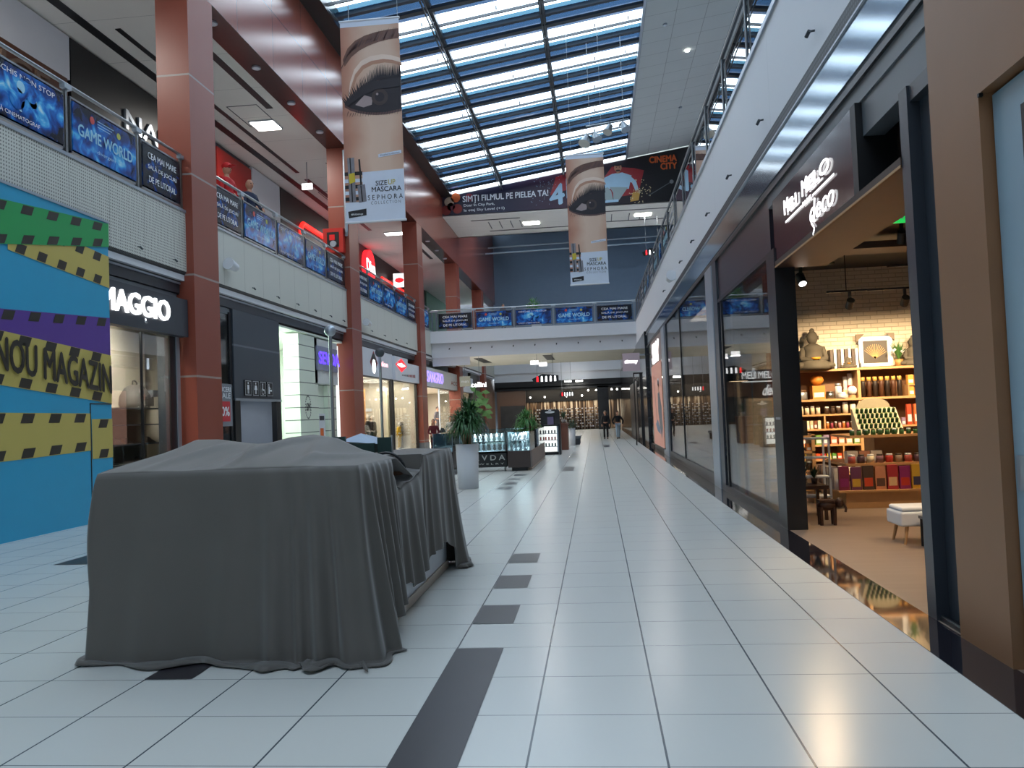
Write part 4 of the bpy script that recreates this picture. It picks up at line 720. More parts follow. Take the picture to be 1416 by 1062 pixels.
for x, z0, z1 in ((4.02, 1.13, 1.36), (4.32, .59, .82), (4.0, .06, .3)): m = MB(); m.box((x, Y0, z0), (x + .025, Y1, z1), M_WOODL); build('divider', m, t)
ST = mat('grey_stone', '#544f45', .8, noise=.15, scale=12, bump=.2)
def statue(x, y, z, s, lab):
    t = T('statue', lab, 'statue', (x, y, z)); m = MB()
    m.lathe((x, y, z), [(0, 0), (.3 * s, 0), (.32 * s, .06 * s), (.26 * s, .14 * s), (.17 * s, .2 * s), (.17 * s, .35 * s), (.19 * s, .42 * s), (.1 * s, .47 * s), (.05 * s, .5 * s), (0, .5 * s)], ST, 16); m.ball((x, y, z + .6 * s), .115 * s, ST, 14, (.9, .9, 1.15)); m.ball((x, y, z + .73 * s), .05 * s, ST, 10)
    for sx in (-1, 1): m.cyl((x + sx * .17 * s, y, z + .41 * s), (x + sx * .22 * s, y - .06 * s, z + .2 * s), .055 * s, ST, .05 * s, n=8); m.cyl((x + sx * .22 * s, y - .06 * s, z + .2 * s), (x + sx * .03 * s, y - .2 * s, z + .17 * s), .05 * s, ST, .04 * s, n=8); m.ball((x + sx * .25 * s, y - .1 * s, z + .07 * s), .12 * s, ST, 10, (1.1, .9, .55)); m.ball((x + sx * .11 * s, y, z + .6 * s), .03 * s, ST, 6, (.5, 1, 1.6))
    build('figure', m, t); m = MB(); m.lathe((x, y - .2 * s, z + .17 * s), [(0, 0), (.07 * s, .01), (.09 * s, .05 * s), (0, .05 * s)], mat('flower_yellow', '#d8952a', .5), 10); build('flower', m, t)
statue(3.9, 15.30, 2.19, .95, 'large grey seated stone figure holding a yellow flower on top of the shelf'); statue(5.66, 15.42, 2.19, .7, 'second grey stone figure at the right end on top of the shelf'); statue(4.5, 15.35, 2.19, .42, 'small dark seated figure in front of the white books')
for i in range(8): thing('book', MB().box((4.2 + i * .062, 15.3, 2.19), (4.245 + i * .062, 15.5, 2.19 + .34 + .01 * (i % 2)), M_WHITE if i % 2 else C('dark_book', '#4a3d34')), '%s upright %s book from the left on top of the shelf' % (ordn[i], 'white' if i % 2 else 'dark'), 'book', 'books on top of the shelf')
t = T('picture_frame', 'white framed picture of dried flowers on top of the shelf', 'picture', (5.0, 15.5, 2.19)); m = MB(); m.box((4.76, 15.5, 2.21), (5.34, 15.55, 2.75), M_WHITE); build('frame', m, t); m = MB(); a = front_art(m, 4.83, 15.5, 2.27); a.rect(0, 0, .42, .4, C('dark_picture', '#3a3530'), 1)
for i in range(14): q = math.pi * (.15 + i * .05); a.line((.2, .08), (.2 + .22 * math.cos(q), .08 + .26 * math.sin(q)), .008, C('dry_flower', '#b58e52'), 2)
build('picture', m, t); m = MB(); m.prism([(4.7, 15.49, 2.19), (4.78, 15.49, 2.19), (4.78, 15.49, 2.3)], (0, .05, 0), M_CHAR); m.prism([(4.72, 15.49, 2.8), (4.86, 15.49, 2.8), (4.72, 15.49, 2.66)], (0, .05, 0), C('corner', '#6b5b48')); m.prism([(5.24, 15.49, 2.8), (5.38, 15.49, 2.8), (5.38, 15.49, 2.66)], (0, .05, 0), C('corner', '#6b5b48')); build('corner_guard', m, t)
def potplant(x, y, z, s, lab, leaf, flower=None, name='potted_plant', pot=M_WHITE):
    t = T(name, lab, 'plant', (x, y, z)); m = MB(); m.lathe((x, y, z), [(0, 0), (.06 * s, 0), (.08 * s, .13 * s), (.07 * s, .13 * s), (0, .12 * s)], pot, 12); build('pot', m, t); m = MB()
    for i in range(26):
        q = random.random() * 6.28; r = (.05 + random.random() * .16) * s; h = (.14 + random.random() * .24) * s; p = Vector((x + r * math.cos(q), y + r * math.sin(q), z + .1 * s + h)); b = Vector((x, y, z + .11 * s)); w = Vector((-math.sin(q), math.cos(q), 0)) * .018 * s; md = (b + p) / 2 + Vector((0, 0, .04 * s))
        m.add([b, md - w, p, md + w], [(0, 1, 2, 3)], leaf)
    build('leaves', m, t)
    if flower: 
        m = MB()
        for i in range(7): m.ball((x + random.uniform(-.14, .14) * s, y + random.uniform(-.1, .1) * s, z + random.uniform(.26, .42) * s), .028 * s, flower, 8)
        build('blossoms', m, t)
M_LEAF = mat('leaf_green', '#3f6a34', .5, noise=.25, scale=5); M_LEAFD = mat('dark_leaf_green', '#22442a', .5, noise=.3, scale=5)
potplant(5.4, 15.4, 2.19, .95, 'small potted plant with white blossoms beside the white picture frame', M_LEAF, M_WHITE, pot=C('straw_pot', '#a37c4c'))
jar_item(3.68, 15.4, 1.66, .11, .17, M_ALU, C('wood_lid', '#6a4a30'), 'silver bowl lamp at the left of the upper shelf'); 
t = box_item(3.97, 15.4, 1.66, .22, .2, .24, C('orange_box', '#c98a3c'), 'orange box with a round orange candle on top, upper shelf', 'candle_box'); m = MB(); m.ball((3.97, 15.4, 2.0), .12, C('orange_wax', '#c87c28'), 12, (1, 1, .8)); build('candle', m, t)
jar_item(4.17, 15.36, 1.66, .075, .13, M_STEEL, M_STEEL, 'small silver globe jar on the upper shelf'); jar_item(4.32, 15.36, 1.66, .06, .27, M_WHITE, M_ALU, 'white bottle with silver neck on the upper shelf', 'bottle', 'bottle'); jar_item(4.36, 15.28, 1.66, .07, .11, M_WHITE, M_WHITE, 'white bowl in front of the white bottle'); box_item(4.46, 15.42, 1.66, .09, .1, .15, C('cream_carton', '#d9c39a'), 'small cream box behind the white bowl')
t = T('lantern', 'white ball lamp on a small wooden foot, upper shelf', 'lamp', (4.56, 15.33, 1.66)); m = MB(); m.ball((4.55, 15.33, 1.79), .085, M_WHITE, 14); build('shade', m, t); m = MB(); m.cyl((4.55, 15.33, 1.66), (4.55, 15.33, 1.71), .06, M_WOODL); build('foot', m, t)
t = T('gift_tube', 'white gift roll with a red ribbon at the middle upright', 'gift', (4.59, 15.5, 1.66)); m = MB(); m.cyl((4.58, 15.53, 1.66), (4.58, 15.53, 2.1), .045, M_WHITE, n=14); m.cyl((4.50, 15.56, 1.66), (4.50, 15.56, 2.05), .035, M_WHITE, n=14); build('roll', m, t); m = MB(); m.cyl((4.58, 15.53, 1.84), (4.58, 15.53, 1.89), .048, C('ribbon_red', '#a8242c'), n=14); build('ribbon', m, t)
for i in range(7): jar_item(4.76 + i * .105, 15.4, 1.66, .042, .36, C('brown_pack', '#4a2c1c') if i % 2 else C('black_pack', '#241a16'), C('gold_cap', '#c89a50'), '%s tall dark tea pack from the left on the upper right shelf' % ordn[i], 'tea_pack', 'pack', 'tall dark packs on the upper right shelf')
thing('display_riser', MB().box((5.5, 15.3, 1.84), (6.2, 15.6, 1.86), M_WOODL).box((5.5, 15.3, 1.66), (5.52, 15.6, 1.84), M_WOODL).box((6.18, 15.3, 1.66), (6.2, 15.6, 1.84), M_WOODL), 'small riser shelf carrying orange and white boxes', 'riser')
for j, z in enumerate((1.66, 1.86)):
    for i in range(6): box_item(5.56 + i * .115, 15.38, z, .095, .1, .17, C('orange_pack', '#d99a48'), '%s orange and white box from the left, %s row of the upper right shelf' % (ordn[i], ['lower', 'upper'][j]), 'tea_box', 'box', 'orange boxes on the upper right shelf')
cols = ['#c8553a', '#d8a23c', '#e2d5b8', '#8c3b54', '#5f7a3a', '#b46f35', '#d9c39a', '#7c4a34', '#c98a8a', '#40506e']
def row(xs, y, z, kind, w, h, where, pal, grp, name=None):
    for i, x in enumerate(xs):
        c = pal[i % len(pal)]; mm = C('pack_' + c[1:], c); cn = ordn[i] if i < 10 else ['eleventh', 'twelfth', 'thirteenth', 'fourteenth', 'fifteenth', 'sixteenth'][i - 10]
        if kind == 'jar': jar_item(x, y, z, w / 2, h, mm, C('lid_dark', '#3a2c22') if i % 2 else M_WHITE, '%s small jar from the left %s' % (cn, where), name or 'jar', 'jar', grp)
        else: box_item(x, y, z, w, w, h, mm, '%s small box from the left %s' % (cn, where), name or 'gift_box', 'box', grp)
lx = lambda a, b, n: [a + (b - a) * i / (n - 1) for i in range(n)]
row(lx(3.66, 3.95, 4), 15.35, 1.39, 'jar', .075, .15, 'on the second left shelf', ['#d8c8a4', '#e4dcc8'], 'jars on the second left shelf'); row(lx(4.1, 4.3, 3), 15.35, 1.39, 'jar', .085, .13, 'in the dark group on the second left shelf', ['#38281e'], 'dark jars on the second left shelf'); row([4.42, 4.55], 15.35, 1.39, 'jar', .1, .2, 'at the right of the second left shelf', ['#c9bfae', '#e4dcc8'], 'tall jars on the second left shelf')
row(lx(3.62, 3.95, 6), 15.33, 1.13, 'box', .05, .15, 'in the third left compartment', ['#d8c3a0', '#7c4a34', '#e2d5b8'], 'boxes in the third left compartment'); row(lx(4.1, 4.58, 8), 15.33, 1.13, 'jar', .05, .12, 'in the third right compartment', ['#b46f35', '#8c3b54', '#5a3a2a', '#c98a8a'], 'jars in the third compartment')
row(lx(3.66, 4.58, 8), 15.35, .85, 'box', .1, .17, 'on the fourth left shelf', ['#c98a6a', '#d8a27c', '#6f9a4a', '#8c7a9a', '#e07a5a'], 'bright candles on the fourth left shelf'); row(lx(3.62, 4.27, 8), 15.33, .59, 'box', .07, .1, 'on the fifth left shelf', ['#c8352a', '#d8c23c', '#4f8a3a', '#d8552a'], 'colourful boxes on the fifth left shelf'); row(lx(4.4, 4.58, 3), 15.33, .59, 'jar', .06, .13, 'beside the divider on the fifth left shelf', ['#c98a8a'], 'pink jars on the fifth left shelf')
row(lx(3.64, 4.58, 7), 15.35, .33, 'jar', .1, .13, 'on the sixth left shelf', ['#8c7a64', '#5a4a3a', '#c9bfae'], 'bowls on the sixth left shelf'); row(lx(3.66, 4.5, 5), 15.35, .09, 'box', .13, .12, 'on the lowest left shelf', ['#4a4038', '#7d6c58'], 'boxes on the lowest left shelf')
row(lx(5.5, 6.1, 6), 15.35, 1.15, 'box', .075, .36, 'on the middle right shelf', ['#b4452a', '#d8683a', '#4a5a6a', '#c8552a'], 'tall books on the middle right shelf', 'book'); row(lx(5.1, 5.4, 4), 15.35, 1.15, 'box', .06, .13, 'beside the tall books', ['#c98a8a', '#8c7a9a'], 'small boxes beside the tall books'); row(lx(4.8, 6.1, 12), 15.35, .75, 'jar', .07, .2, 'on the third right shelf', ['#e2d5b8', '#a8a094', '#d8c8a4'], 'tubes on the third right shelf', 'jar'); row(lx(4.8, 6.1, 10), 15.35, .43, 'jar', .1, .22, 'on the fourth right shelf', ['#e2d5b8', '#c8553a', '#d9c39a'], 'jars on the fourth right shelf'); row(lx(4.8, 6.1, 8), 15.35, .09, 'box', .12, .2, 'on the lowest right shelf', ['#d8683a', '#b46f35'], 'boxes on the lowest right shelf')
# tiered centre table
t = T('display_table', 'tiered pale wood display table in the middle of the gift shop', 'table', (4.5, 13.4, 0))
for nm, x0, x1, y0, y1, z0, z1 in (('plinth', 3.66, 5.9, 12.9, 14.3, 0, .24), ('tier', 3.55, 6.0, 12.85, 14.4, .24, .27), ('tier', 3.72, 5.8, 13.0, 14.2, .62, .66), ('core', 4.2, 5.4, 13.3, 13.9, .27, .62), ('core', 4.25, 5.3, 13.35, 13.85, .66, 1.04), ('tier', 3.8, 5.5, 13.05, 14.05, 1.04, 1.08)):
    m = MB(); m.box((x0, y0, z0), (x1, y1, z1), M_WOODL); build(nm, m, t)
BK = ['#7a2a4a', '#6a3a5a', '#4a3a34', '#c98a6a', '#a8323a', '#8a2a6a', '#c8a23c', '#c8482a', '#5a4038', '#d8b48a', '#b8382a', '#3a3a5a']
for i in range(13): y = 12.93; box_item(3.65 + i * .175, 12.94, .27, .15, .05, .36 - .02 * (i % 2), C('print_' + BK[i % 12][1:], BK[i % 12]), '%s bright gift bag from the left along the table front' % ((ordn + ['eleventh', 'twelfth', 'thirteenth'])[i]), 'gift_bag', 'bag', 'gift bags along the table front', C('print_' + BK[(i + 5) % 12][1:], BK[(i + 5) % 12]))
SD = ['#d8cfc4', '#a89c98', '#6a6478', '#8a7468', '#c8bfb4', '#584c58']
for i in range(12): box_item(3.62, 13.08 + i * .1, .27, .14, .04, .32, C('side_' + SD[i % 6][1:], SD[i % 6]), '%s pale notebook from the front along the left table side' % ((ordn + ['eleventh', 'twelfth'])[i]), 'notebook', 'notebook', 'notebooks along the left table side')
row(lx(3.82, 5.6, 14), 13.08, .66, 'jar', .11, .13, 'in the front row of the middle table tier', ['#a8524a', '#4a3444', '#e2d5b8', '#7c5a64', '#b4342a', '#8a7a6a'], 'candle jars on the middle tier'); row(lx(3.85, 4.2, 3), 13.2, .66, 'box', .16, .18, 'behind the jars on the middle tier', ['#d9c8b8', '#c98a6a'], 'pale boxes on the middle tier')
row(lx(3.85, 5.4, 16), 13.1, 1.08, 'jar', .07, .085, 'in the front green row on the top tier', ['#2f5a34', '#3c6a3a'], 'green tins on the top tier', 'tin')
t = T('counter_display', 'slanted white card display full of small green bottles on the table', 'display', (4.3, 13.3, 1.08)); m = MB(); m.prism([(4.0, 13.2, 1.08), (4.0, 13.55, 1.48), (4.0, 13.6, 1.48), (4.0, 13.6, 1.08)], (.66, 0, 0), C('card', '#d8cdb0')); build('tray', m, t)
m = MB(); pts = [(4.02, 13.56, 1.46)] + [(4.33 + .25 * math.cos(q), 13.56, 1.5 + .14 * math.sin(q)) for q in [math.pi * (1 - i / 12) for i in range(13)]] + [(4.64, 13.56, 1.46)]; m.prism(pts, (0, .02, 0), C('card', '#d8cdb0')); build('header_card', m, t)
bt0 = None
for j in range(5):
    for i in range(9):
        q = (4.06 + i * .068, 13.22 + j * .068, 1.1 + j * .077)
        if bt0 is None:
            bt0 = T('bottle', 'small green bottle, bottom row left end of the slanted card display', 'bottle', q, 'green bottles in the card display'); m = MB(); m.cyl(q, (q[0], q[1] - .02, q[2] + .06), .024, C('green_glass', '#1f4a28'), n=8); build('body', m, bt0); m = MB(); m.cyl((q[0], q[1] - .02, q[2] + .06), (q[0], q[1] - .025, q[2] + .075), .014, C('cap_green', '#8fae5a'), n=8); build('cap', m, bt0)
        else: copy_tree(bt0, loc=q, label='small green bottle, %s from the left, %s row of the slanted card display' % (ordn[i], ['bottom', 'second', 'middle', 'fourth', 'top'][j]))
# carved wooden animal, bench, left table, track lights, exit sign
M_DW = mat('dark_carved_wood', '#3a2114', .45, noise=.3, scale=9)
t = T('wooden_elephant', 'small carved dark wooden animal stool on the floor by the entrance', 'wooden figure', (2.93, 11.25, 0)); m = MB(); m.lathe((0, 0, 0), [], M_DW) if 0 else None
vs = [(2.84, 11.3), (3.06, 11.3)]; m.ball((2.95, 11.28, .26), .1, M_DW, 14, (1.35, .8, .75)); m.ball((3.1, 11.24, .29), .062, M_DW, 12, (.9, .8, 1.1)); m.tube([(3.14, 11.22, .29), (3.17, 11.21, .22), (3.16, 11.2, .17)], .016, M_DW); m.box((2.84, 11.2, .3), (3.04, 11.36, .33), M_DW)
for sx in (-1, 1): m.ball((3.09, 11.24 + sx * .06, .28), .045, M_DW, 8, (.5, .5, 1.2))
build('body', m, t)
for x in (2.86, 3.03):
    for y in (11.23, 11.33): m = MB(); m.cyl((x, y, 0), (x, y, .24), .022, M_DW, .028, n=10); build('leg', m, t)
t = T('side_table', 'dark low wooden table behind the carved animal', 'table', (2.95, 12.0, 0)); m = MB(); m.box((2.65, 11.7, .42), (3.1, 12.2, .47), M_DW); build('top', m, t)
for x in (2.68, 3.04):
    for y in (11.73, 12.14): m = MB(); m.box((x, y, 0), (x + .04, y + .04, .42), M_DW); build('leg', m, t)
potplant(2.8, 11.9, .47, .8, 'small dark leafy plant on the low wooden table', M_LEAFD, pot=M_DW); potplant(3.0, 12.05, .47, .6, 'second tiny plant at the right of the low wooden table', M_LEAFD, pot=M_DW)
t = T('display_rack', 'pale wood ladder rack with bowls behind the black pier', 'rack', (3.3, 13.9, 0)); m = MB()
for x in (3.0, 3.4): m.box((x, 13.7, 0), (x + .05, 14.1, 1.1), M_WOODL)
build('side', m, t)
for z in (.2, .5, .8, 1.05): m = MB(); m.box((3.0, 13.7, z), (3.45, 14.1, z + .03), M_WOODL); build('shelf', m, t)
row(lx(3.08, 3.38, 3), 13.8, .83, 'box', .1, .12, 'on the ladder rack', ['#b46f35', '#d9c39a'], 'boxes on the ladder rack'); row(lx(3.08, 3.38, 3), 13.8, .53, 'jar', .1, .14, 'on the ladder rack middle shelf', ['#4a3a2a', '#7d6c58'], 'jars on the ladder rack')
thing('chalk_sign', MB().box((3.05, 13.72, 1.08), (3.35, 13.76, 1.32), M_BLACK), 'small black chalk sign on the ladder rack', 'sign')
t = T('bench', 'white upholstered bench with splayed wooden legs at the doorway edge', 'bench', (3.6, 9.8, 0)); m = MB(); m.box((3.27, 9.55, .2), (4.2, 10.0, .36), M_WHITE); m.box((3.29, 9.57, .36), (4.18, 9.98, .41), M_WHITE); cu = build('seat', m, t); bv = cu.modifiers.new('b', 'BEVEL'); bv.width = .025; bv.segments = 3
for x, dx in ((3.36, -.04), (4.1, .04)):
    for y, dy in ((9.62, -.03), (9.93, .03)): m = MB(); m.cyl((x + dx, y + dy, 0), (x, y, .2), .014, M_WOODL, .022, n=10); build('leg', m, t)
t = T('chair', 'dark slim chair leg and back beside the white bench', 'chair', (3.6, 9.4, 0)); m = MB(); m.box((3.44, 9.28, .3), (3.85, 9.5, .33), M_CHAR); build('seat', m, t)
for x in (3.46, 3.82):
    for y in (9.3, 9.47): m = MB(); m.cyl((x, y, 0), (x, y, .3), .014, M_BLACKM, n=8); build('leg', m, t)
def spot(x, y, z, aim, lab, lit=True, power=60):
    t = T('spotlight', lab, 'spotlight', (x, y, z), 'track spotlights in the gift shop'); a_ = Vector(aim).normalized(); m = MB(); m.box((x - .02, y - .02, z - .16), (x + .02, y + .02, z), M_BLACK); build('arm', m, t); p = Vector((x, y, z - .18)); m = MB(); m.cyl(p - a_ * .07, p + a_ * .09, .06, M_BLACK, n=14); build('housing', m, t)
    if lit: m = MB(); m.cyl(p + a_ * .091, p + a_ * .096, .048, M_LIGHT, n=14); build('lens', m, t)
    l = bpy.data.lights.new('spot', 'SPOT'); l.energy = power; l.spot_size = 1.5; l.spot_blend = .6; l.color = WARM; l.shadow_soft_size = .06; o = bpy.data.objects.new('spot_beam', l); COL.objects.link(o); o.location = p + a_ * .13; o.rotation_euler = a_.to_track_quat('-Z', 'Y').to_euler()
def track(x0, x1, y, z, lab):
    t = T('lighting_track', lab, 'lighting track', ((x0 + x1) / 2, y, z), 'lighting tracks in the gift shop'); m = MB(); m.box((x0, y - .02, z - .03), (x1, y + .02, z), M_BLACK); build('rail', m, t)
    for x in (x0 + .3, x1 - .3): m = MB(); m.cyl((x, y, z), (x, y, 4.02), .008, M_BLACK, n=6); build('rod', m, t)
track(3.7, 6.2, 13.5, 3.35, 'lower black lighting track in front of the brick wall'); track(4.4, 6.6, 12.8, 3.6, 'upper black lighting track at the doorway edge'); track(2.7, 3.3, 11.6, 3.5, 'short lighting track beside the black pier')
SP = 290
spot(4.05, 13.5, 3.32, (.05, 1, -.75), 'left spot on the lower track', False, SP); spot(4.88, 13.5, 3.32, (.05, 1, -.75), 'right spot on the lower track', False, SP); spot(5.8, 13.5, 3.32, (0, 1, -.75), 'hidden far right spot on the lower track', False, SP); spot(4.95, 12.8, 3.57, (-.2, .3, -1), 'spot on the upper track at the doorway edge', False, SP); spot(2.85, 11.6, 3.47, (.1, -.55, -.8), 'lit spot glowing beside the black pier', True, 240); 
spot(4.2, 11.6, 3.97, (.1, .6, -.8), 'unseen lit spot over the table', True, SP)
spot(5.2, 9.2, 3.97, (-.1, .1, -1), 'added unseen ceiling spot over the middle of the gift shop floor', True, 330); spot(3.9, 7.4, 3.97, (0, .2, -1), 'added unseen ceiling spot near the doorway edge', True, 260)  # two ceiling spots added out of view to brighten the shop floor
t = T('exit_sign', 'green lit exit sign high inside the gift shop doorway', 'exit sign', (3.5, 9.5, 3.5)); m = MB(); m.box((3.36, 9.5, 3.55), (3.75, 9.54, 3.72), mat('green_exit_light', (.02, .6, .1), .5, emit=.9, noise=0)); build('panel', m, t); m = MB(); m.box((3.34, 9.49, 3.72), (3.77, 9.56, 3.75), M_ALU); m.cyl((3.55, 9.52, 3.75), (3.55, 9.52, 4.02), .01, M_ALU, n=6); build('housing', m, t); m = MB(); a = front_art(m, 3.38, 9.5, 3.57); a.text('EXIT', .12, .02, .2, .1, M_TEXTW, 1, .02); a.disc(.05, .1, .015, M_TEXTW, 1); a.line((.05, .09), (.03, .02), .02, M_TEXTW, 1); a.line((.05, .09), (.08, .02), .02, M_TEXTW, 1); build('pictogram', m, t)
# ================================================================== FAR SHOE SHOP
M_VSTR = mat('vertical_display_strips', '#6a5a48', .6); 
def vstripes(m):
    t = m.node_tree; tc = t.nodes.new('ShaderNodeTexCoord'); mp = t.nodes.new('ShaderNodeMapping'); mp.inputs['Scale'].default_value = (3.1, 1, .12); nz = t.nodes.new('ShaderNodeTexNoise'); nz.inputs['Scale'].default_value = 2; nz.inputs['Detail'].default_value = 2
    t.links.new(tc.outputs['Object'], mp.inputs[0]); t.links.new(mp.outputs[0], nz.inputs[0]); r = t.nodes.new('ShaderNodeValToRGB'); t.links.new(nz.outputs[0], r.inputs[0]); e = r.color_ramp.elements; e[0].position = .42; e[0].color = (*lin('#3a2c22'), 1); e[1].position = .6; e[1].color = (*lin('#e8dcc4'), 1); x = e.new(.5); x.color = (*lin('#8a6a4a'), 1); t.links.new(r.outputs[0], t.nodes['Principled BSDF'].inputs[0])
vstripes(M_VSTR)
m = MB(); m.box((-9, YF + 3, 0), (9, YF + 3.2, 4.6), M_VSTR); m.box((-9, YF - 1, 3.95), (9, YF + 3, 4.05), M_BLACK); m.box((-9.05, YF - 1.0, 3.75), (9, YF - .8, 4.55), M_BLACK); m.box((-9, YF + 2.9, 2.7), (9, YF + 3, 4.0), M_BLACK)
m.quad((-9, YF, .003), (9, YF, .003), (9, YF + 3, .003), (-9, YF + 3, .003), M_BLACKM)
struct('wall_shoe_shop', m, 'dark front and lit back wall of the far shoe shop')
m = MB(); m.box((-8.9, YF - .9, 0), (-6.3, YF - .7, 3.75), mat('brown_stone_wall', '#6a5346', .5)); m.box((.2, YF - 1.0, 0), (1.2, YF - .4, 3.9), M_BLACKM); m.box((2.3, YF - .9, 0), (9, YF - .7, 3.9), M_BLACKM); struct('wall_shoe_shop_piers', m, 'dark piers of the far shoe shop front')
t = T('wall_lettering', 'grey words painted on the black wall right of the far shoe shop', 'sign', (3, YF - .95, 1.2)); m = MB(); a = front_art(m, 2.45, YF - .93, 1.3)
for i, s in enumerate(('RESPECT', 'YOUR', 'SHOES')): a.text(s, 0, .9 - i * .42, [1.2, .75, .9][i], .33, mat('grey_lettering', '#a9aaa6', .5), 1, .03)
build('lettering', m, t)
for i in range(7):
    x = -5.8 + i * .95; t = T('shoe_rack', '%s shoe rack from the left in the far shoe shop' % ordn[i], 'rack', (x, YF + 2, 0), 'shoe racks in the far shop'); m = MB(); m.box((x, YF + 2.2, 0), (x + .05, YF + 2.6, 2.2), M_DW); m.box((x + .8, YF + 2.2, 0), (x + .85, YF + 2.6, 2.2), M_DW)
    build('sides', m, t); m = MB(); s = MB()
    for j in range(7):
        z = .2 + j * .28; m.box((x, YF + 2.1, z), (x + .85, YF + 2.6, z + .03), M_DW)
        for k in range(4): s.box((x + .08 + k * .2, YF + 2.12, z + .03), (x + .2 + k * .2, YF + 2.3, z + .12), M_WHITE if (i + j + k) % 3 else M_SHOE)
    build('shelves', m, t); o = build('shoes', s, t); o['kind'] = 'stuff'
for i, x in enumerate((-5.9, -4.6, -2.6, -1.2, -.6, .1, 1.5, 2.0, 2.6, 3.2)): thing('ceiling_spot', MB().ball((x, YF - .2 + .3 * (i % 2), 3.55 if i > 3 else 3.1), .075, M_LIGHT, 10).cyl((x, YF - .2 + .3 * (i % 2), 3.6), (x, YF - .2 + .3 * (i % 2), 3.96), .02, M_BLACK, n=6), '%s lit spot from the left in the far shoe shop' % ordn[i], 'lamp', 'spots of the far shoe shop')
area((-2.5, YF + 1.3, 3.9), (8, 2), 260, (1, .86, .66)); area((-7.5, YF - 3, 3.7), (1.5, 1), 20, WARM)
for x, y in ((-3.6, 53.05), (3.5, 52.65)): area((x, y, 13.85), (1, .7), 160, (1, .96, .9))
for x, y in ((-2.35, YF - 2.35), (-1.35, YF - 2.35)): area((x, y, 4.28), (.6, .3), 60, (1, .96, .9))
t = T('wall_mural', 'dark smoky landscape mural on the brown wall beside the last column', 'poster', (-7.6, YF - .95, .1)); m = MB(); m.box((-8.6, YF - .95, .2), (-6.35, YF - .92, 2.4), mat('smoky_mural', '#3a3c3e', .6, noise=.5, scale=1.6)); build('sheet', m, t)
# hanging washroom signs and exit lamps on the axis
def hangwc(x, y, z, w, h, lab, top):
    t = T('washroom_sign', lab, 'sign', (x, y, z)); m = MB(); m.prism([(x - w / 2, y, z + h * .5), (x - w * .42, y, z + .05 * h), (x + w / 2, y, z + .1 * h), (x + w / 2, y, z + h * .8), (x - w * .1, y, z + h)], (0, .08, 0), M_BLACKM); build('board', m, t); m = MB(); a = front_art(m, x - w * .36, y, z + .18 * h)
    for i in range(5): 
        c = mat('red_led', (1, .02, .03), .5) if i == 0 else M_LED; xx = w * (.02 + i * .165); a.disc(xx + .05 * w, h * .50, .035 * w, c, 1); a.poly([(xx + .01 * w, 0), (xx + .09 * w, 0), (xx + .085 * w, .42 * h), (xx + .015 * w, .42 * h)], c, 1)
    build('symbols', m, t); m = MB()
    for dx in (-.3, .3): m.cyl((x + dx * w, y + .04, z + h * .7), (x + dx * w, y + .04, top), .012, M_STEEL, n=5)
    build('cord', m, t)
hangwc(-2.5, 44.0, 3.1, 1.36, .5, 'black washroom direction sign with lit figures hanging under the white bridge', 5.0) if 0 else None
hangwc(-2.75, 46.6, 3.3, 1.5, .52, 'black washroom direction sign with lit figures hanging under the white bridge', 4.95); hangwc(-1.85, 54.6, 2.62, 1.0, .42, 'smaller dark direction sign with lit figures farther down the hall', 4.95); hangwc(4.0, 53, 11.3, 1.3, .5, 'dark hanging direction sign high beside the right gallery', 13.88)
for i, (x, y) in enumerate(((-3.6, 50.5), (-3.2, 52.5))): area((x, y + .03, 4.58), (.5, .06), 45, (1, .96, .9)); thing('exit_lamp', MB().box((x - .25, y, 4.6 + .0), (x + .25, y + .06, 4.85), M_LED).cyl((x, y + .03, 4.85), (x, y + .03, 4.96), .02, M_STEEL, n=6), '%s white lit box under the white bridge ceiling' % ['left', 'right'][i], 'lamp', 'lit boxes under the bridge')
for i, (x, y) in enumerate(((-2.35, YF - 2.5), (-1.35, YF - 2.5))): thing('ceiling_lamp', MB().box((x - .3, y, 4.3), (x + .3, y + .3, 4.42), M_LIGHT).cyl((x, y + .15, 4.42), (x, y + .15, 4.6), .02, M_STEEL, n=6), '%s white lit lamp before the far shoe shop' % ['left', 'right'][i], 'lamp', 'lamps before the far shoe shop')
for i, (x, y) in enumerate(((-3.6, 53), (3.5, 52.6))): thing('ceiling_light', MB().box((x - .5, y - .3, 13.86), (x + .5, y + .4, 13.9), M_LIGHT), '%s lit panel in the bulkhead underside below the cinema banner' % ['left', 'right'][i], 'lamp', 'lit panels of the bulkhead')
t = T('upper_glazing', 'teal glass front with dark posts between the two bridges', 'glazing', (-2, 70, 6)); m = MB(); m.box((-8.8, YF + .1, 6.1), (8, YF + .15, 7.6), mat('teal_glass_band', '#5f8f96', .3)); build('glass', m, t)
for i in range(9): m = MB(); m.box((-8.3 + i * 1.9, YF - .1, 6.1), (-8.05 + i * 1.9, YF + .1, 7.6), M_WOODL if i in (2, 5) else M_STEELD); build('post', m, t)

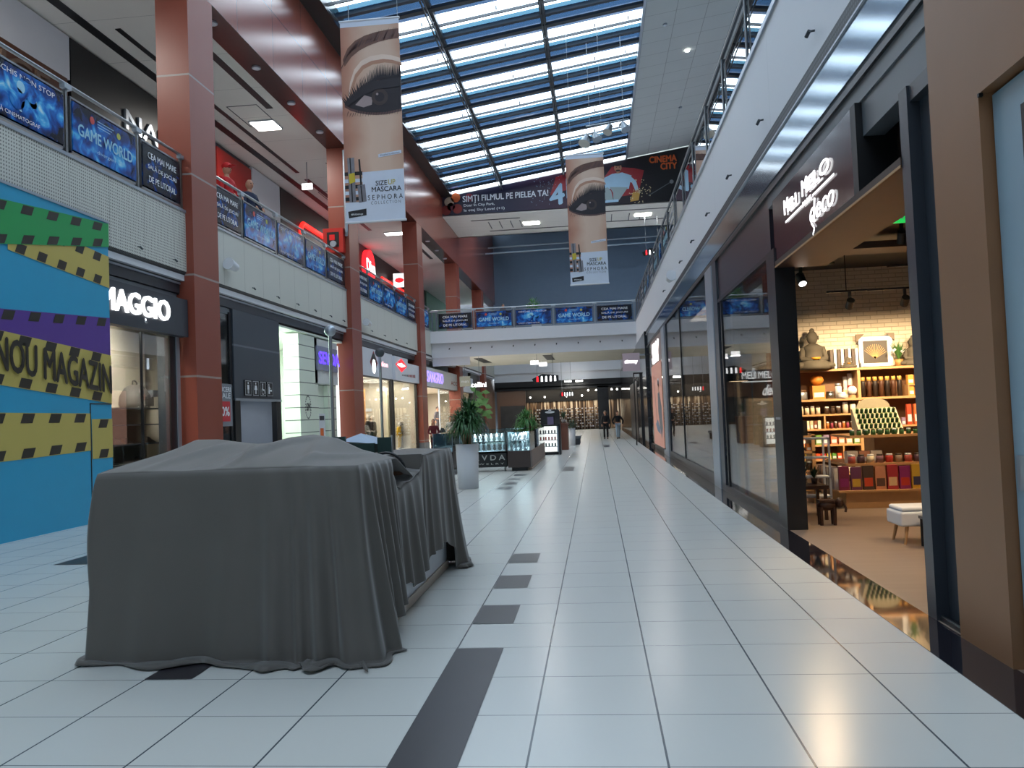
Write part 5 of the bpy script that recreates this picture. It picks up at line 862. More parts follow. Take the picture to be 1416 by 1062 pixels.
#==SECTION4==
# ================================================================== HANGING EYE BANNERS
def skin_print():
    m = mat('skin_tone_print', '#c9a48c', .5, noise=.05); t = m.node_tree; tc = t.nodes.new('ShaderNodeTexCoord'); sp = t.nodes.new('ShaderNodeSeparateXYZ'); t.links.new(tc.outputs['Generated'], sp.inputs[0])
    r = t.nodes.new('ShaderNodeValToRGB'); nz = t.nodes.new('ShaderNodeTexNoise'); nz.inputs['Scale'].default_value = 1.3; t.links.new(tc.outputs['Object'], nz.inputs[0])
    f = math_(m, 'ADD', math_(m, 'MULTIPLY', sp.outputs[0], .75), math_(m, 'MULTIPLY', nz.outputs['Fac'], .3)); t.links.new(f, r.inputs[0]); e = r.color_ramp.elements
    e[0].position = .1; e[0].color = (*lin('#a06a58'), 1); e[1].position = .95; e[1].color = (*lin('#b98f78'), 1)
    for p_, c in ((.25, '#b98a74'), (.5, '#d2b6a2'), (.75, '#cdb09c')): x = e.new(p_); x.color = (*lin(c), 1)
    t.links.new(r.outputs[0], t.nodes['Principled BSDF'].inputs[0]); return m
M_SKINP = skin_print(); M_BROW = mat('brow_print', '#6b4a3e', .5, noise=.2, scale=12); M_LIDP = mat('eyelid_highlight_print', '#dcc6b6', .5); M_LIDS = mat('eyelid_shade_print', '#b0836c', .5); M_EYED = mat('kohl_print', '#1b1620', .5); M_SMOKE = mat('smoke_print', '#5c4240', .5); M_SCL = mat('eye_white_print', '#9c8c8c', .5); M_IRIS = mat('iris_print', '#3a2c2c', .5); M_PANW = mat('pale_blue_white_print', '#ccd6e6', .5); M_GRY = mat('tube_print', '#7d7c84', .35, noise=.3, scale=9); M_YEL = mat('yellow_print2', '#c8b432', .5)
def banner(x0, y, z0, w, h, lab):
    rnd = random.Random(3); t = T('hanging_banner', lab, 'banner', (x0 + w / 2, y, z0), 'hanging eye make-up banners')
    m = MB(); m.box((x0, y, z0), (x0 + w, y + .02, z0 + h), M_SKINP); build('sheet', m, t)
    m = MB(); m.cyl((x0 - .02, y + .01, z0 + h), (x0 + w + .02, y + .01, z0 + h), .03, M_WHITE); m.cyl((x0 - .02, y + .01, z0), (x0 + w + .02, y + .01, z0), .03, M_WHITE); build('bar', m, t)
    m = MB()
    for q in (.15, .98): m.cyl((x0 + q * w, y + .01, z0 + h), (x0 + q * w, y + .01, ROOF(x0 + q * w) + .1), .008, M_STEEL, n=5)
    build('cord', m, t)
    m = MB(); A = front_art(m, x0, y, z0); P = lambda a, b: (a * w, (1 - b) * h); PL = lambda L: [P(*q) for q in L]
    A.rect(0, h * .97, w, h, M_PANW, 1)
    # eyelid dome
    arc = [(.10, .40), (.14, .32), (.22, .255), (.34, .215), (.5, .195), (.7, .19), (.85, .198), (1, .215)]
    A.strip(PL([(a, b - .012) for a, b in arc]), PL([(a + .01, b + .012) for a, b in arc]), M_LIDP, 1)
    A.strip(PL([(a + .02, b + .012) for a, b in arc]), PL([(a + .04, b + .03) for a, b in arc]), M_LIDS, 1)
    # smoky shade and eye
    up = [(.04, .415), (.14, .385), (.28, .35), (.42, .325), (.58, .31), (.75, .30), (1, .30)]; lo = [(.04, .415), (.14, .435), (.28, .45), (.42, .46), (.58, .465), (.75, .465), (1, .455)]
    A.strip(PL([(a, b - .012) for a, b in up]), PL([(a, b + .012) for a, b in lo]), M_SMOKE, 2); A.strip(PL(up), PL(lo), M_EYED, 3)
    A.poly(PL([(.22, .42), (.38, .375), (.52, .39), (.50, .425), (.36, .435)]), M_SCL, 4); A.disc(*P(.64, .39), .14 * w, M_IRIS, 5); A.disc(*P(.64, .39), .08 * w, M_EYED, 6); A.disc(*P(.60, .375), .02 * w, M_SCL, 7); A.strip(PL([(.04, .415), (.28, .35), (.58, .31), (1, .30)]), PL([(.10, .425), (.30, .385), (.58, .352), (1, .345)]), M_EYED, 8)
    for i in range(44):                                          # lashes
        q = i / 43; a0 = .06 + .94 * q; b0 = .41 - .105 * min(1, q * 1.7); L = .03 + .045 * math.sin(min(1, q * 1.6) * 1.5) * rnd.uniform(.6, 1.1); lean = -.16 + .24 * q
        A.line(P(a0, b0), P(min(1, a0 + lean * .5 * rnd.uniform(.5, 1.2)), b0 - L), .03 * w, M_EYED, 4, .004)
    for i in range(20): a0 = .1 + .045 * i; A.line(P(a0, .45 + .01 * math.sin(i)), P(min(1, a0 - .03), .475 + .008 * rnd.random()), .012 * w, M_EYED, 4, .003)
    # brow
    bt_ = [(.03, .19), (.12, .135), (.25, .10), (.42, .078), (.6, .066), (.8, .058), (1, .056)]; bb = [(.06, .225), (.18, .18), (.32, .15), (.48, .13), (.65, .115), (.82, .107), (1, .105)]
    A.strip(PL(bt_), PL(bb), M_BROW, 2)
    for i in range(60): q = rnd.random(); k = min(5, int(q * 6)); f_ = q * 6 - k; tx = bt_[k][0] + (bt_[k + 1][0] - bt_[k][0]) * f_; tb = bt_[k][1] + (bt_[k + 1][1] - bt_[k][1]) * f_; A.line(P(max(0, tx - .03), tb + .045), P(min(1, tx + .06), tb - .01 * rnd.random()), .012 * w, M_SMOKE, 3, .003)
    build('eye_picture', m, t)
    m = MB(); A = front_art(m, x0, y, z0)
    A.poly(PL([(.30, .755), (1, .75), (1, 1), (.0, 1), (.0, .90), (.30, .90)]), M_PANW, 1)
    for i, b in enumerate((.75, .785, .815, .845, .875)): A.poly(PL([(0, b), (.3, b), (.3, b + .018), (0, b + .018)]), M_BLACK if i % 2 == 0 else M_PANW, 2)
    A.poly(PL([(.05, .68), (.17, .68), (.18, .90), (.07, .90)]), M_GRY, 3); A.poly(PL([(.09, .68), (.11, .68), (.13, .90), (.11, .90)]), M_TEXTK, 4); A.poly(PL([(.07, .76), (.17, .755), (.18, .80), (.08, .81)]), M_YEL, 5); A.poly(PL([(.24, .69), (.27, .69), (.29, .82), (.26, .82)]), M_TEXTK, 4); A.poly(PL([(.21, .82), (.34, .815), (.36, .90), (.23, .905)]), M_GRY, 4); A.poly(PL([(.26, .82), (.28, .82), (.30, .90), (.28, .90)]), M_TEXTK, 5)
    A.poly(PL([(.04, .945), (.35, .935), (.35, .968), (.05, .978)]), M_TEXTK, 3); A.text('#sizeup', *P(.09, .968), .2 * w, .013 * h, M_TEXTW, 4); A.poly(PL([(.58, .672), (.97, .658), (.97, .674), (.58, .688)]), M_PANW, 3); A.text('#sephoracollection', *P(.61, .683), .33 * w, .010 * h, M_CHAR, 4, rise=.08)
    build('product_picture', m, t); m = MB(); A = front_art(m, x0, y, z0)
    A.text('SIZE', *P(.52, .826), .19 * w, .024 * h, M_TEXTK, 2, .01); A.text('UP', *P(.73, .824), .12 * w, .024 * h, M_YEL, 2, .01); A.text('MASCARA', *P(.45, .856), .5 * w, .024 * h, M_TEXTK, 2, .015); A.text('S E P H O R A', *P(.38, .895), .59 * w, .024 * h, M_TEXTK, 2, .005); A.text('C O L L E C T I O N', *P(.43, .917), .5 * w, .015 * h, M_CHARL, 2)
    build('lettering', m, t)
banner(-5.96, 20.0, 6.52, 1.5, 5.08, 'large eye make-up banner hanging in front of the second red-brown column'); banner(-.75, 32.0, 6.5, 1.46, 5.05, 'smaller farther eye make-up banner hanging before the cinema banner')
# ================================================================== CINEMA BANNER
t = T('cinema_banner', 'very wide dark cinema banner with white slogan and orange logo on the bulkhead', 'banner', (-1, 50, 14.0)); YC = 50.04
mcin = mat('dark_purple_print', '#1d1a30', .4); tt = mcin.node_tree; tc = tt.nodes.new('ShaderNodeTexCoord'); sp = tt.nodes.new('ShaderNodeSeparateXYZ'); tt.links.new(tc.outputs['Generated'], sp.inputs[0]); r = tt.nodes.new('ShaderNodeValToRGB'); tt.links.new(sp.outputs[0], r.inputs[0]); e = r.color_ramp.elements
e[0].position = 0; e[0].color = (*lin('#2b2434'), 1); e[1].position = .75; e[1].color = (*lin('#16161a'), 1)
for p_, c in ((.2, '#1c1c38'), (.4, '#3c2034'), (.55, '#2a1a24')): x = e.new(p_); x.color = (*lin(c), 1)
tt.links.new(r.outputs[0], tt.nodes['Principled BSDF'].inputs[0])
m = MB(); m.prism([(-8.84, YC, 13.98), (8.9, YC, 13.98), (8.9, YC, ROOF(8.9) - .1), (-8.84, YC, ROOF(-8.84) - .1)], (0, .05, 0), mcin); build('sheet', m, t)
m = MB(); A = Art(m, (0, YC - .005, 0), (1, 0, 0), (0, 0, 1), (0, -1, 0))
A.text('SIMȚI FILMUL PE PIELEA TA!', -7.55, 14.62, 5.25, .5, M_TEXTW, 4, .02, rise=.01); A.text('Doar în City Park,', -7.5, 14.4, 1.9, .2, M_TEXTW, 4, .01); A.text('la etaj Sky Level (+1)', -7.5, 14.1, 2.5, .2, M_TEXTW, 4, .01)
A.text('CINEMA', 3.85, 16.35, 1.6, .38, mat('orange_logo', '#e0682e', .4), 4, .05, rise=.02); A.text('CITY', 4.5, 15.92, .95, .38, mat('orange_logo', '#e0682e'), 4, .05); build('lettering', m, t)
m = MB(); A = Art(m, (0, YC - .005, 0), (1, 0, 0), (0, 0, 1), (0, -1, 0)); RD = mat('seat_red_print', '#9c2a30', .4); SK = mat('print_skin2', '#b98468', .5); SH = mat('shirt_print', '#a9cbe0', .5); JE = mat('jeans_print', '#9aa8a8', .5)
for x, z, rr, c in ((-8.4, 14.8, .3, '#c8b8a0'), (-8.0, 15.05, .3, '#c8602c'), (-7.9, 14.35, .3, '#8a3028'), (-8.6, 14.3, .3, '#7a2c28'), (-7.15, 15.0, .25, '#7c2430'), (-8.3, 14.5, .25, '#5a2430')): A.disc(x, z, rr, C('bokeh_' + c[1:], c), 1)
A.poly([(-2.2, 14.8), (-.3, 15.3), (-.3, 16.3), (-1.8, 15.9)], RD, 1); A.text('4', -2.2, 14.1, .85, 1.2, SH, 3, .035, rise=.25); A.text('D', -1.15, 14.55, .85, 1.2, SH, 3, .035, rise=.25)
A.o.z = 14.1 * .12; A.y = Vector((0, 0, .88))
A.poly([(.9, 14.4), (3.1, 14.6), (3.5, 16.2), (2.9, 16.4), (1.6, 16.6), (.9, 15.6)], RD, 1)
A.poly([(1.15, 15.1), (2.55, 15.0), (2.75, 15.9), (2.2, 16.15), (1.6, 16.1), (1.0, 15.8)], SH, 3); A.poly([(1.0, 15.8), (.45, 15.6), (-.1, 15.8), (0, 15.6), (.5, 15.35), (1.15, 15.5)], SH, 3); A.poly([(2.55, 16.0), (3.0, 15.5), (3.15, 14.8), (2.95, 14.8), (2.75, 15.4), (2.4, 15.6)], SH, 4)
A.poly([(1.3, 15.2), (1.0, 15.1), (.2, 15.4), (.3, 15.0), (1.3, 14.2), (1.6, 14.2), (1.5, 14.9)], JE, 4); A.poly([(1.4, 15.2), (2.5, 15.1), (2.3, 14.8), (1.9, 14.2), (1.6, 14.2), (1.6, 14.8)], JE, 4); A.poly([(.5, 14.1), (1.9, 14.15), (1.9, 14.32), (1.2, 14.3), (.5, 14.25)], SH, 5)
A.disc(1.95, 16.5, .23, SK, 5, .30); A.disc(1.95, 16.72, .23, M_TEXTK, 6, .11); A.disc(1.95, 16.3, .14, M_IRIS, 6, .06); A.poly([(1.85, 16.1), (2.05, 16.1), (2.03, 16.25), (1.87, 16.25)], SK, 4); A.disc(1.87, 16.53, .03, M_TEXTK, 7); A.disc(2.04, 16.53, .03, M_TEXTK, 7); A.disc(3.05, 14.75, .12, SK, 5)
A.o.z = 0; A.y = Vector((0, 0, 1))
A.poly([(2.6, 14.1), (3.1, 14.15), (3.2, 14.6), (2.8, 14.7)], C('popcorn_gold', '#c89a4a'), 6)
rn = random.Random(5)
for i in range(60): q = rn.random() * 6.28; d = rn.random() * .75; A.disc(3.15 + d * math.cos(q), 14.7 + d * math.sin(q), .035, C('popcorn', '#d8c49a'), 7, n=5)
for i in range(50): A.disc(-3.4 + rn.random() * 1.8, 14.2 + rn.random() * 1.8, .02, SH, 2, n=4)
A.line((3.7, 14.4), (5.0, 15.1), .05, M_CHARL, 2); A.disc(5.1, 15.15, .12, M_STEEL, 3); build('picture', m, t)
# stage lamps on a bar under the skylight
t = T('lamp_bar', 'grey bar with four theatre lamps hanging under the skylight', 'stage lamps', (.9, 33, 12.6)); m = MB(); m.cyl((.1, 33, 12.98), (1.8, 33.3, 13.25), .035, M_STEEL); build('bar', m, t); m = MB()
for x in (.25, 1.6): m.cyl((x, 33.1, 13.0), (x, 33.1, ROOF(x)), .012, M_STEEL, n=5)
build('cord', m, t)
for i, (x, z, r_) in enumerate(((.12, 12.55, .26), (.42, 12.68, .2), (1.05, 12.95, .2), (1.55, 13.0, .2))): m = MB(); m.ball((x, 33.1, z), r_ * .6, M_STEELD, 14, (1, 1, .8)); m.cyl((x, 33.1, z + .05), (x + (.12 if i % 2 else -.12), 32.95, z - .28), r_ * .45, M_STEEL, r_ * .95, n=14); m.cyl((x, 33.1, z), (x, 33.1, 13.05 + .1 * (i > 1)), .015, M_STEELD, n=6); build('lamp_head', m, t)
# ceiling dots of the right ceiling
for i, (x, y) in enumerate(((3.9, 24), (4.2, 29.5), (4.6, 36), (5.0, 43), (3.4, 33))): z = ROOF(x) - .05; thing('ceiling_spot', MB().cyl((x, y, z + .03), (x, y, z - .06), .09, M_LIGHT if i in (0, 2) else M_ALU, n=10), '%s small spot in the sloping pale ceiling right of the skylight' % ordn[i], 'lamp', 'spots in the sloping ceiling')
# ================================================================== COVERED KIOSK
M_CLOTH = mat('grey_dust_sheet', '#524e49', .62, noise=.08, scale=2.5, sheen=.3, spec=.45, bump=.1)
t = T('kiosk', 'pale kiosk counter hidden under the grey dust sheets', 'kiosk', (-2.5, 7.2, 0)); MK = mat('beige_kiosk_laminate', '#a39a90', .5)
m = MB(); m.box((-3.25, 5.8, .08), (-1.7, 8.8, .98), MK); build('body', m, t); m = MB(); m.box((-3.2, 5.85, 0), (-1.64, 8.85, .08), mat('worn_kick_board', '#c4b5a8', .5)); m.box((-1.7, 5.8, .08), (-1.655, 8.84, .34), M_WHITE); build('plinth', m, t)
m = MB(); m.box((-3.3, 5.75, .98), (-1.68, 8.85, 1.02), M_WHITE); build('worktop', m, t)
def lerp_prof(L, x):
    if x <= L[0][0]: return L[0][1]
    for (a, b), (c, d) in zip(L, L[1:]):
        if x <= c: return b + (d - b) * (x - a) / (c - a)
    return L[-1][1]
SIL = [(-3.47, 1.42), (-3.3, 1.50), (-3.1, 1.495), (-2.85, 1.455), (-2.7, 1.44), (-2.5, 1.49), (-2.3, 1.505), (-2.1, 1.47), (-1.9, 1.37), (-1.62, 1.29)]
def HA(x, y):
    q = (y - 5.5) / 1.1; base = 1.3; R_ = lerp_prof(SIL, x)
    if q <= 1: z = base + (R_ - base) * (q ** .85)
    else: z = R_ - (q - 1) * .35
    k = math.sin(max(0, min(1, q)) * math.pi)
    edge = min(1, (x + 3.47) / .25, (-1.62 - x) / .2); edge = max(0, edge)
    cr = 0                                                        # long creases running over the ridge
    for a_, x0_, w_, sl in ((.035, -3.0, .05, .25), (.03, -2.62, .07, -.3), (.04, -2.36, .04, .35), (.03, -2.12, .05, -.2), (.025, -1.9, .04, .3), (-.03, -2.8, .08, .1)): cr += a_ * math.exp(-((x - x0_ - sl * (y - 6.2)) / w_) ** 2)
    return z + k * edge * (cr + .02 * math.sin(x * 4.3 + y * 2))
def drape(path, H, rnd_, folds, name, parent, flarepow=1.6, nrow=34, puddle=True):
    m = MB(); n = len(path); vs = []; rows = nrow + (5 if puddle else 0)
    for k in range(rows):
        for (x, y, nx, ny, zh, fl, s, fa) in path:
            zt = H(x, y); t_ = min(1, k / (nrow - 1)); z = zt + (zh - zt) * t_
            f_ = sum(a_ * math.exp(-((s - c_ - dr * t_) / w_) ** 2) for c_, w_, a_, dr in folds) * (t_ ** .55) * fa
            f_ += (.010 * math.sin(s * 8.3 + 1.1 * math.sin(s * 3.1) + 1.4 * t_)) * t_
            o_ = fl * t_ ** flarepow + f_ + .01 * min(1, t_ * 20) + (.10 * math.exp(-((s - 1.66) / .12) ** 2) * max(0, math.sin(math.pi * min(1, t_ / .62))) if name == 'near' else 0)
            if k >= nrow:
                j = k - nrow + 1
                if zh < .03: o_ += .016 * j * (1 + .7 * math.sin(s * 6.3 + 1.5 * math.sin(s * 2.7))); z = .01 + (.022 + .02 * math.sin(s * 11 + 2 * math.sin(s * 4))) * abs(math.sin(j * 1.5 + s * 5)) * (1 if j < 5 else .1)
                else: z = zh - .002 * j
            z = max(z, .006); vs.append((x + nx * o_, y + ny * o_, z))
    m.add(vs, [(k * n + i, k * n + i + 1, (k + 1) * n + i + 1, (k + 1) * n + i) for k in range(rows - 1) for i in range(n - 1)], M_CLOTH, True); return m
def mkpath(pts, N_, hem, flare, famp):
    """pts: corner points; rounded normals"""
    L = [0]; 
    for a_, b_ in zip(pts, pts[1:]): L.append(L[-1] + math.dist(a_, b_))
    out = []; nr = lambda a_, b_: ((b_[1] - a_[1]), -(b_[0] - a_[0]))
    for i in range(N_ + 1):
        s = L[-1] * i / N_; k = max(j for j in range(len(pts) - 1) if L[j] <= s + 1e-9); q = (s - L[k]) / (L[k + 1] - L[k]); x = pts[k][0] + (pts[k + 1][0] - pts[k][0]) * q; y = pts[k][1] + (pts[k + 1][1] - pts[k][1]) * q
        nn = Vector(nr(pts[k], pts[k + 1])).normalized(); 
        for j in range(1, len(pts) - 1):
            d = (s - L[j]) / .12
            if abs(d) < 1: n1 = Vector(nr(pts[j - 1], pts[j])).normalized(); n2 = Vector(nr(pts[j], pts[j + 1])).normalized(); nn = (n1 * (1 - d) + n2 * (1 + d)).normalized()
        out.append((x, y, nn.x, nn.y, lerp_prof(hem, s), lerp_prof(flare, s), s, lerp_prof(famp, s)))
    return out, L
pts = [(-3.47, 7.3), (-3.47, 5.5), (-1.62, 5.5), (-1.62, 6.42)]
pa, L = mkpath(pts, 330, [(0, 0), (3.92, 0), (4.02, .14), (4.3, .2), (4.6, .24)], [(0, .03), (1.7, .05), (1.8, .06), (2.6, .05), (3.5, .07), (3.66, .13), (3.85, .09), (4.6, .03)], [(0, 1), (1.7, 1), (1.95, .6), (2.5, 1.1), (2.9, 1.5), (3.3, 1.4), (4.6, 1)])
fA = [(1.78, .035, .05, 0), (2.2, .09, .022, -.1), (2.75, .1, .028, -.05), (3.05, .07, .05, .02), (3.22, .035, .035, .03), (3.34, .05, .06, .06), (3.47, .03, .05, .1), (3.6, .06, .05, .06), (3.80, .05, .09, .04), (4.0, .03, .05, .07), (4.14, .045, .09, .05), (4.36, .05, .07, .03), (4.5, .03, .05, 0), (.5, .08, .05, 0), (1.0, .06, .05, 0), (1.4, .06, .05, 0)]
m = drape(pa, HA, random, fA, 'near', None)
NX, NY = 60, 46; g = []
for j in range(NY + 1):
    for i in range(NX + 1): x = -3.47 + 1.85 * i / NX; y = 5.5 + 1.8 * j / NY; g.append((x, y, HA(x, y)))
m.add(g, [(j * (NX + 1) + i, j * (NX + 1) + i + 1, (j + 1) * (NX + 1) + i + 1, (j + 1) * (NX + 1) + i) for j in range(NY) for i in range(NX)], M_CLOTH, True)
o = thing('dust_sheet', m, 'big grey dust sheet over the near end of the kiosk, pooling on the floor', 'cloth')
sol = o.modifiers.new('s', 'SOLIDIFY'); sol.thickness = .006; sol.offset = -1
def HB(x, y):
    if y < 6.5: return 1.17
    if y < 7.5: return lerp_prof([(6.5, 1.15), (6.62, 1.04), (7.35, 1.10), (7.5, 1.16)], y)
    return lerp_prof([(7.5, 1.16), (7.56, 1.27), (8.3, 1.27), (9.0, 1.27)], y)
pts = [(-1.63, 6.36), (-1.6, 8.95), (-3.35, 8.95)]
pb_, L = mkpath(pts, 260, [(0, .22), (.4, .27), (.55, .2), (.7, .24), (1.25, .3), (1.3, .34), (2.05, .36), (2.25, .26), (2.34, .04), (2.4, 0), (5, 0)], [(0, .0), (.6, .02), (2.3, .02), (2.6, .2), (5, .1)], [(0, .8), (5, .8)])
fB = [(.1, .05, .07, .05), (.36, .06, .06, .08), (.62, .07, .09, .06), (.92, .09, .07, .05), (1.17, .025, -.05, 0), (1.34, .04, .06, 0), (1.62, .10, .06, 0), (1.95, .07, .04, .02), (2.25, .06, .06, .02), (2.45, .04, .06, .03), (2.6, .04, .07, .03)]
m = drape(pb_, HB, random, fB, 'dust_sheet', None)
g = []; NX, NY = 24, 24
for j in range(NY + 1):
    for i in range(NX + 1): x = -3.35 + 1.75 * i / NX; ya = lerp_prof([(-2.1, 6.95), (-1.92, 7.5), (-1.6, 7.55)], x); y = ya + (8.95 - ya) * j / NY; g.append((x, y, 1.27 + .008 * math.sin(x * 9 + y * 5)))
m.add(g, [(j * (NX + 1) + i, j * (NX + 1) + i + 1, (j + 1) * (NX + 1) + i + 1, (j + 1) * (NX + 1) + i) for j in range(NY) for i in range(NX)], M_CLOTH, True)
g = []; 
for j in range(13):                                               # turned back flap in the notch
    for i in range(9): y = 6.6 + .85 * j / 12; q = i / 8; x = -1.61 - .26 * q; g.append((x, y, HB(-1.6, y) + .05 * q + .012 * math.sin(y * 14 + q * 3)))
m.add(g, [(j * 9 + i, j * 9 + i + 1, (j + 1) * 9 + i + 1, (j + 1) * 9 + i) for j in range(12) for i in range(8)], M_CLOTH, True)
for P4 in (((-1.61, 7.53, 1.275), (-1.93, 7.5, 1.275), (-1.95, 7.46, 1.03), (-1.63, 7.5, 1.05)), ((-1.93, 7.5, 1.275), (-2.09, 6.96, 1.275), (-2.12, 6.95, 1.03), (-1.95, 7.46, 1.03))):
    m.add([P4[0], P4[1], P4[2], P4[3]], [(0, 1, 2, 3)], M_CLOTH)
o = thing('dust_sheet', m, 'second grey dust sheet hanging over the far right side of the kiosk', 'cloth'); sol = o.modifiers.new('s', 'SOLIDIFY'); sol.thickness = .006; sol.offset = -1
# loose folded tail on the floor at the near right corner
m = MB(); g = []
for j in range(9):
    for i in range(15): x = -1.98 + .45 * i / 14 + .03 * math.sin(j); y = 5.52 - .34 * j / 8 * (.6 + .4 * math.sin(i * .5 + .6)); g.append((x, y, .012 + .045 * abs(math.sin(i * .9 + j * .8)) * (1 - j / 12)))
m.add(g, [(j * 15 + i, j * 15 + i + 1, (j + 1) * 15 + i + 1, (j + 1) * 15 + i) for j in range(8) for i in range(14)], M_CLOTH, True); o = thing('sheet_tail', m, 'crumpled grey cloth tail lying on the floor at the near sheet corner', 'cloth'); o.modifiers.new('s', 'SOLIDIFY').thickness = .006
# things showing in the opening and behind the sheets
t = T('basket', 'dark basket with an arched handle in the opening between the sheets', 'basket', (-1.86, 7.2, 1.02)); m = MB(); m.lathe((-1.86, 7.2, 1.02), [(0, 0), (.13, 0), (.17, .13), (.15, .13), (.12, .02)], C('wicker', '#5a4030'), 16); build('body', m, t); m = MB(); m.tube([(-1.86 + .17 * math.cos(q), 7.2, 1.14 + .17 * math.sin(q)) for q in [math.pi * i / 12 for i in range(13)]], .012, M_BLACK); build('handle', m, t)
for i in range(7): thing('tool', MB().cyl((-2.12 + .05 * i, 6.95 + .04 * (i % 3), 1.02), (-2.16 + .06 * i, 7.0 + .05 * (i % 2), 1.2 + .03 * (i % 3)), .018, [M_STEELD, M_WHITE, M_DW][i % 3], .028, n=8), '%s upright utensil from the left in the opening between the sheets' % ordn[i], 'utensil', 'utensils in the kiosk opening')
MG = mat('bottle_green_canvas', '#14332f', .6); t = T('folding_chair', 'dark green folded canvas chair standing behind the sheet ridge', 'chair', (-2.35, 8.0, 1.27)); m = MB(); m.box((-2.62, 7.9, 1.27), (-2.15, 7.94, 1.38), MG); m.box((-2.14, 7.98, 1.27), (-2.0, 8.02, 1.43), MG); m.box((-2.62, 8.1, 1.27), (-2.5, 8.14, 1.45), MG); build('canvas', m, t); m = MB(); m.cyl((-2.64, 7.92, 1.27), (-2.64, 7.92, 1.45), .012, M_STEEL, n=8); m.cyl((-2.0, 8.0, 1.27), (-2.0, 8.0, 1.45), .012, M_STEEL, n=8); build('frame', m, t)
m = MB(); m.add([(-2.62, 8.3, 1.40), (-2.2, 8.25, 1.36), (-2.2, 8.75, 1.38), (-2.62, 8.8, 1.38), (-2.45, 8.5, 1.47)], [(0, 1, 4), (1, 2, 4), (2, 3, 4), (3, 0, 4), (0, 3, 2, 1)], mat('pale_blue_cover', '#9fb0c4', .7)); m.box((-2.6, 8.3, 1.27), (-2.25, 8.7, 1.38), MG); thing('covered_box', m, 'low box with a pale blue pointed cover behind the sheet ridge', 'box')
# ================================================================== PLANTS ALONG THE HALL
def bush(x, y, z, s, n, leafm, lab, pot=None, ph=.98, pr=.27, trunk=True, spread=.5, h=1.15, light=None, name='potted_palm'):
    rn = random.Random(int(abs(x * 100) + y)); t = T(name, lab, 'plant', (x, y, z))
    if pot: m = MB(); m.lathe((x, y, z), [(0, 0), (pr * .86, 0), (pr, ph), (pr * .9, ph), (pr * .88, ph - .05), (0, ph - .05)], pot, 28); build('planter', m, t); m = MB(); m.cyl((x, y, z + ph - .06), (x, y, z + ph - .03), pr * .88, mat('dark_soil', '#2c221a', .9), n=20); build('soil', m, t)
    b = Vector((x, y, z + (ph - .04 if pot else 0))); heads = []
    m = MB()
    for i in range(7):
        q = rn.random() * 6.28; hd = b + Vector((math.cos(q) * rn.uniform(.05, spread * .45), math.sin(q) * rn.uniform(.05, spread * .45), rn.uniform(.3, .72) * h)) * 1; heads.append(hd); m.cyl(b + Vector((math.cos(q) * .08, math.sin(q) * .08, 0)), hd, .03 * s, mat('palm_bark', '#8a7458', .8, noise=.2, scale=30), .02 * s, n=8)
    build('trunk', m, t); m = MB()
    for hd in heads:
        for i in range(n):
            q = rn.random() * 6.28; el = rn.uniform(-.5, 1.35); L_ = rn.uniform(.28, .5) * s; d = Vector((math.cos(q) * math.cos(el), math.sin(q) * math.cos(el), math.sin(el))); side = Vector((-math.sin(q), math.cos(q), 0)) * .016 * s
            p0 = hd; p1 = hd + d * L_ * .5; p2 = hd + d * L_ * .85 + Vector((0, 0, -.10 * s * math.cos(el))); p3 = hd + d * L_ + Vector((0, 0, -.24 * s * math.cos(el)))
            m.add([p0, p1 - side, p1 + side, p2 - side * .8, p2 + side * .8, p3], [(0, 1, 2), (1, 3, 4, 2), (3, 5, 4)], leafm)
    build('leaves', m, t)
    if light:
        m = MB()
        for i in range(light):
            q = rn.uniform(-.9, .9); c = b + Vector((.2 + rn.uniform(-.15, .25), rn.uniform(-.1, .1), rn.uniform(.55, 1.32))); d = Vector((math.cos(q), rn.uniform(-.3, .3), math.sin(q) * .6)).normalized() * .2; sd = Vector((-d.z, 0, d.x)) * .28; m.add([c, c + d * .5 + sd, c + d, c + d * .5 - sd], [(0, 1, 2, 3)], mat('light_leaf_green', '#7ba05a', .5, noise=.2))
        m.cyl(b, b + Vector((.25, 0, 1.3)), .012, M_LEAF, n=6); build('climbing_stems', m, t)
    return t
bush(-2.9, 18.45, 0, 1.0, 120, mat('palm_green', '#2f5a30', .5, noise=.35, scale=4), 'large dark green palm in a tall white planter behind the covered kiosk', M_WHITE, .99, .26, spread=.6, h=1.1, light=22)
bush(-2.55, 31.2, 0, 1.1, 45, mat('fresh_leaf_green', '#3c7a34', .5, noise=.2), 'bright green palm standing behind the jewellery kiosk', M_WHITE, .9, .28, spread=.7, h=.9); bush(-1.2, 40.5, 0, .75, 16, M_LEAFD, 'small plant in a white cube planter near the grey bench', M_WHITE, .85, .17, h=.4, spread=.3, name='potted_plant'); bush(-3.15, 47.2, 6.4, 1.1, 34, mat('fresh_leaf_green', '#3c7a34'), 'green plant growing above the railing of the white bridge', M_WHITE, .5, .3, spread=.8, h=1.5, name='potted_plant')
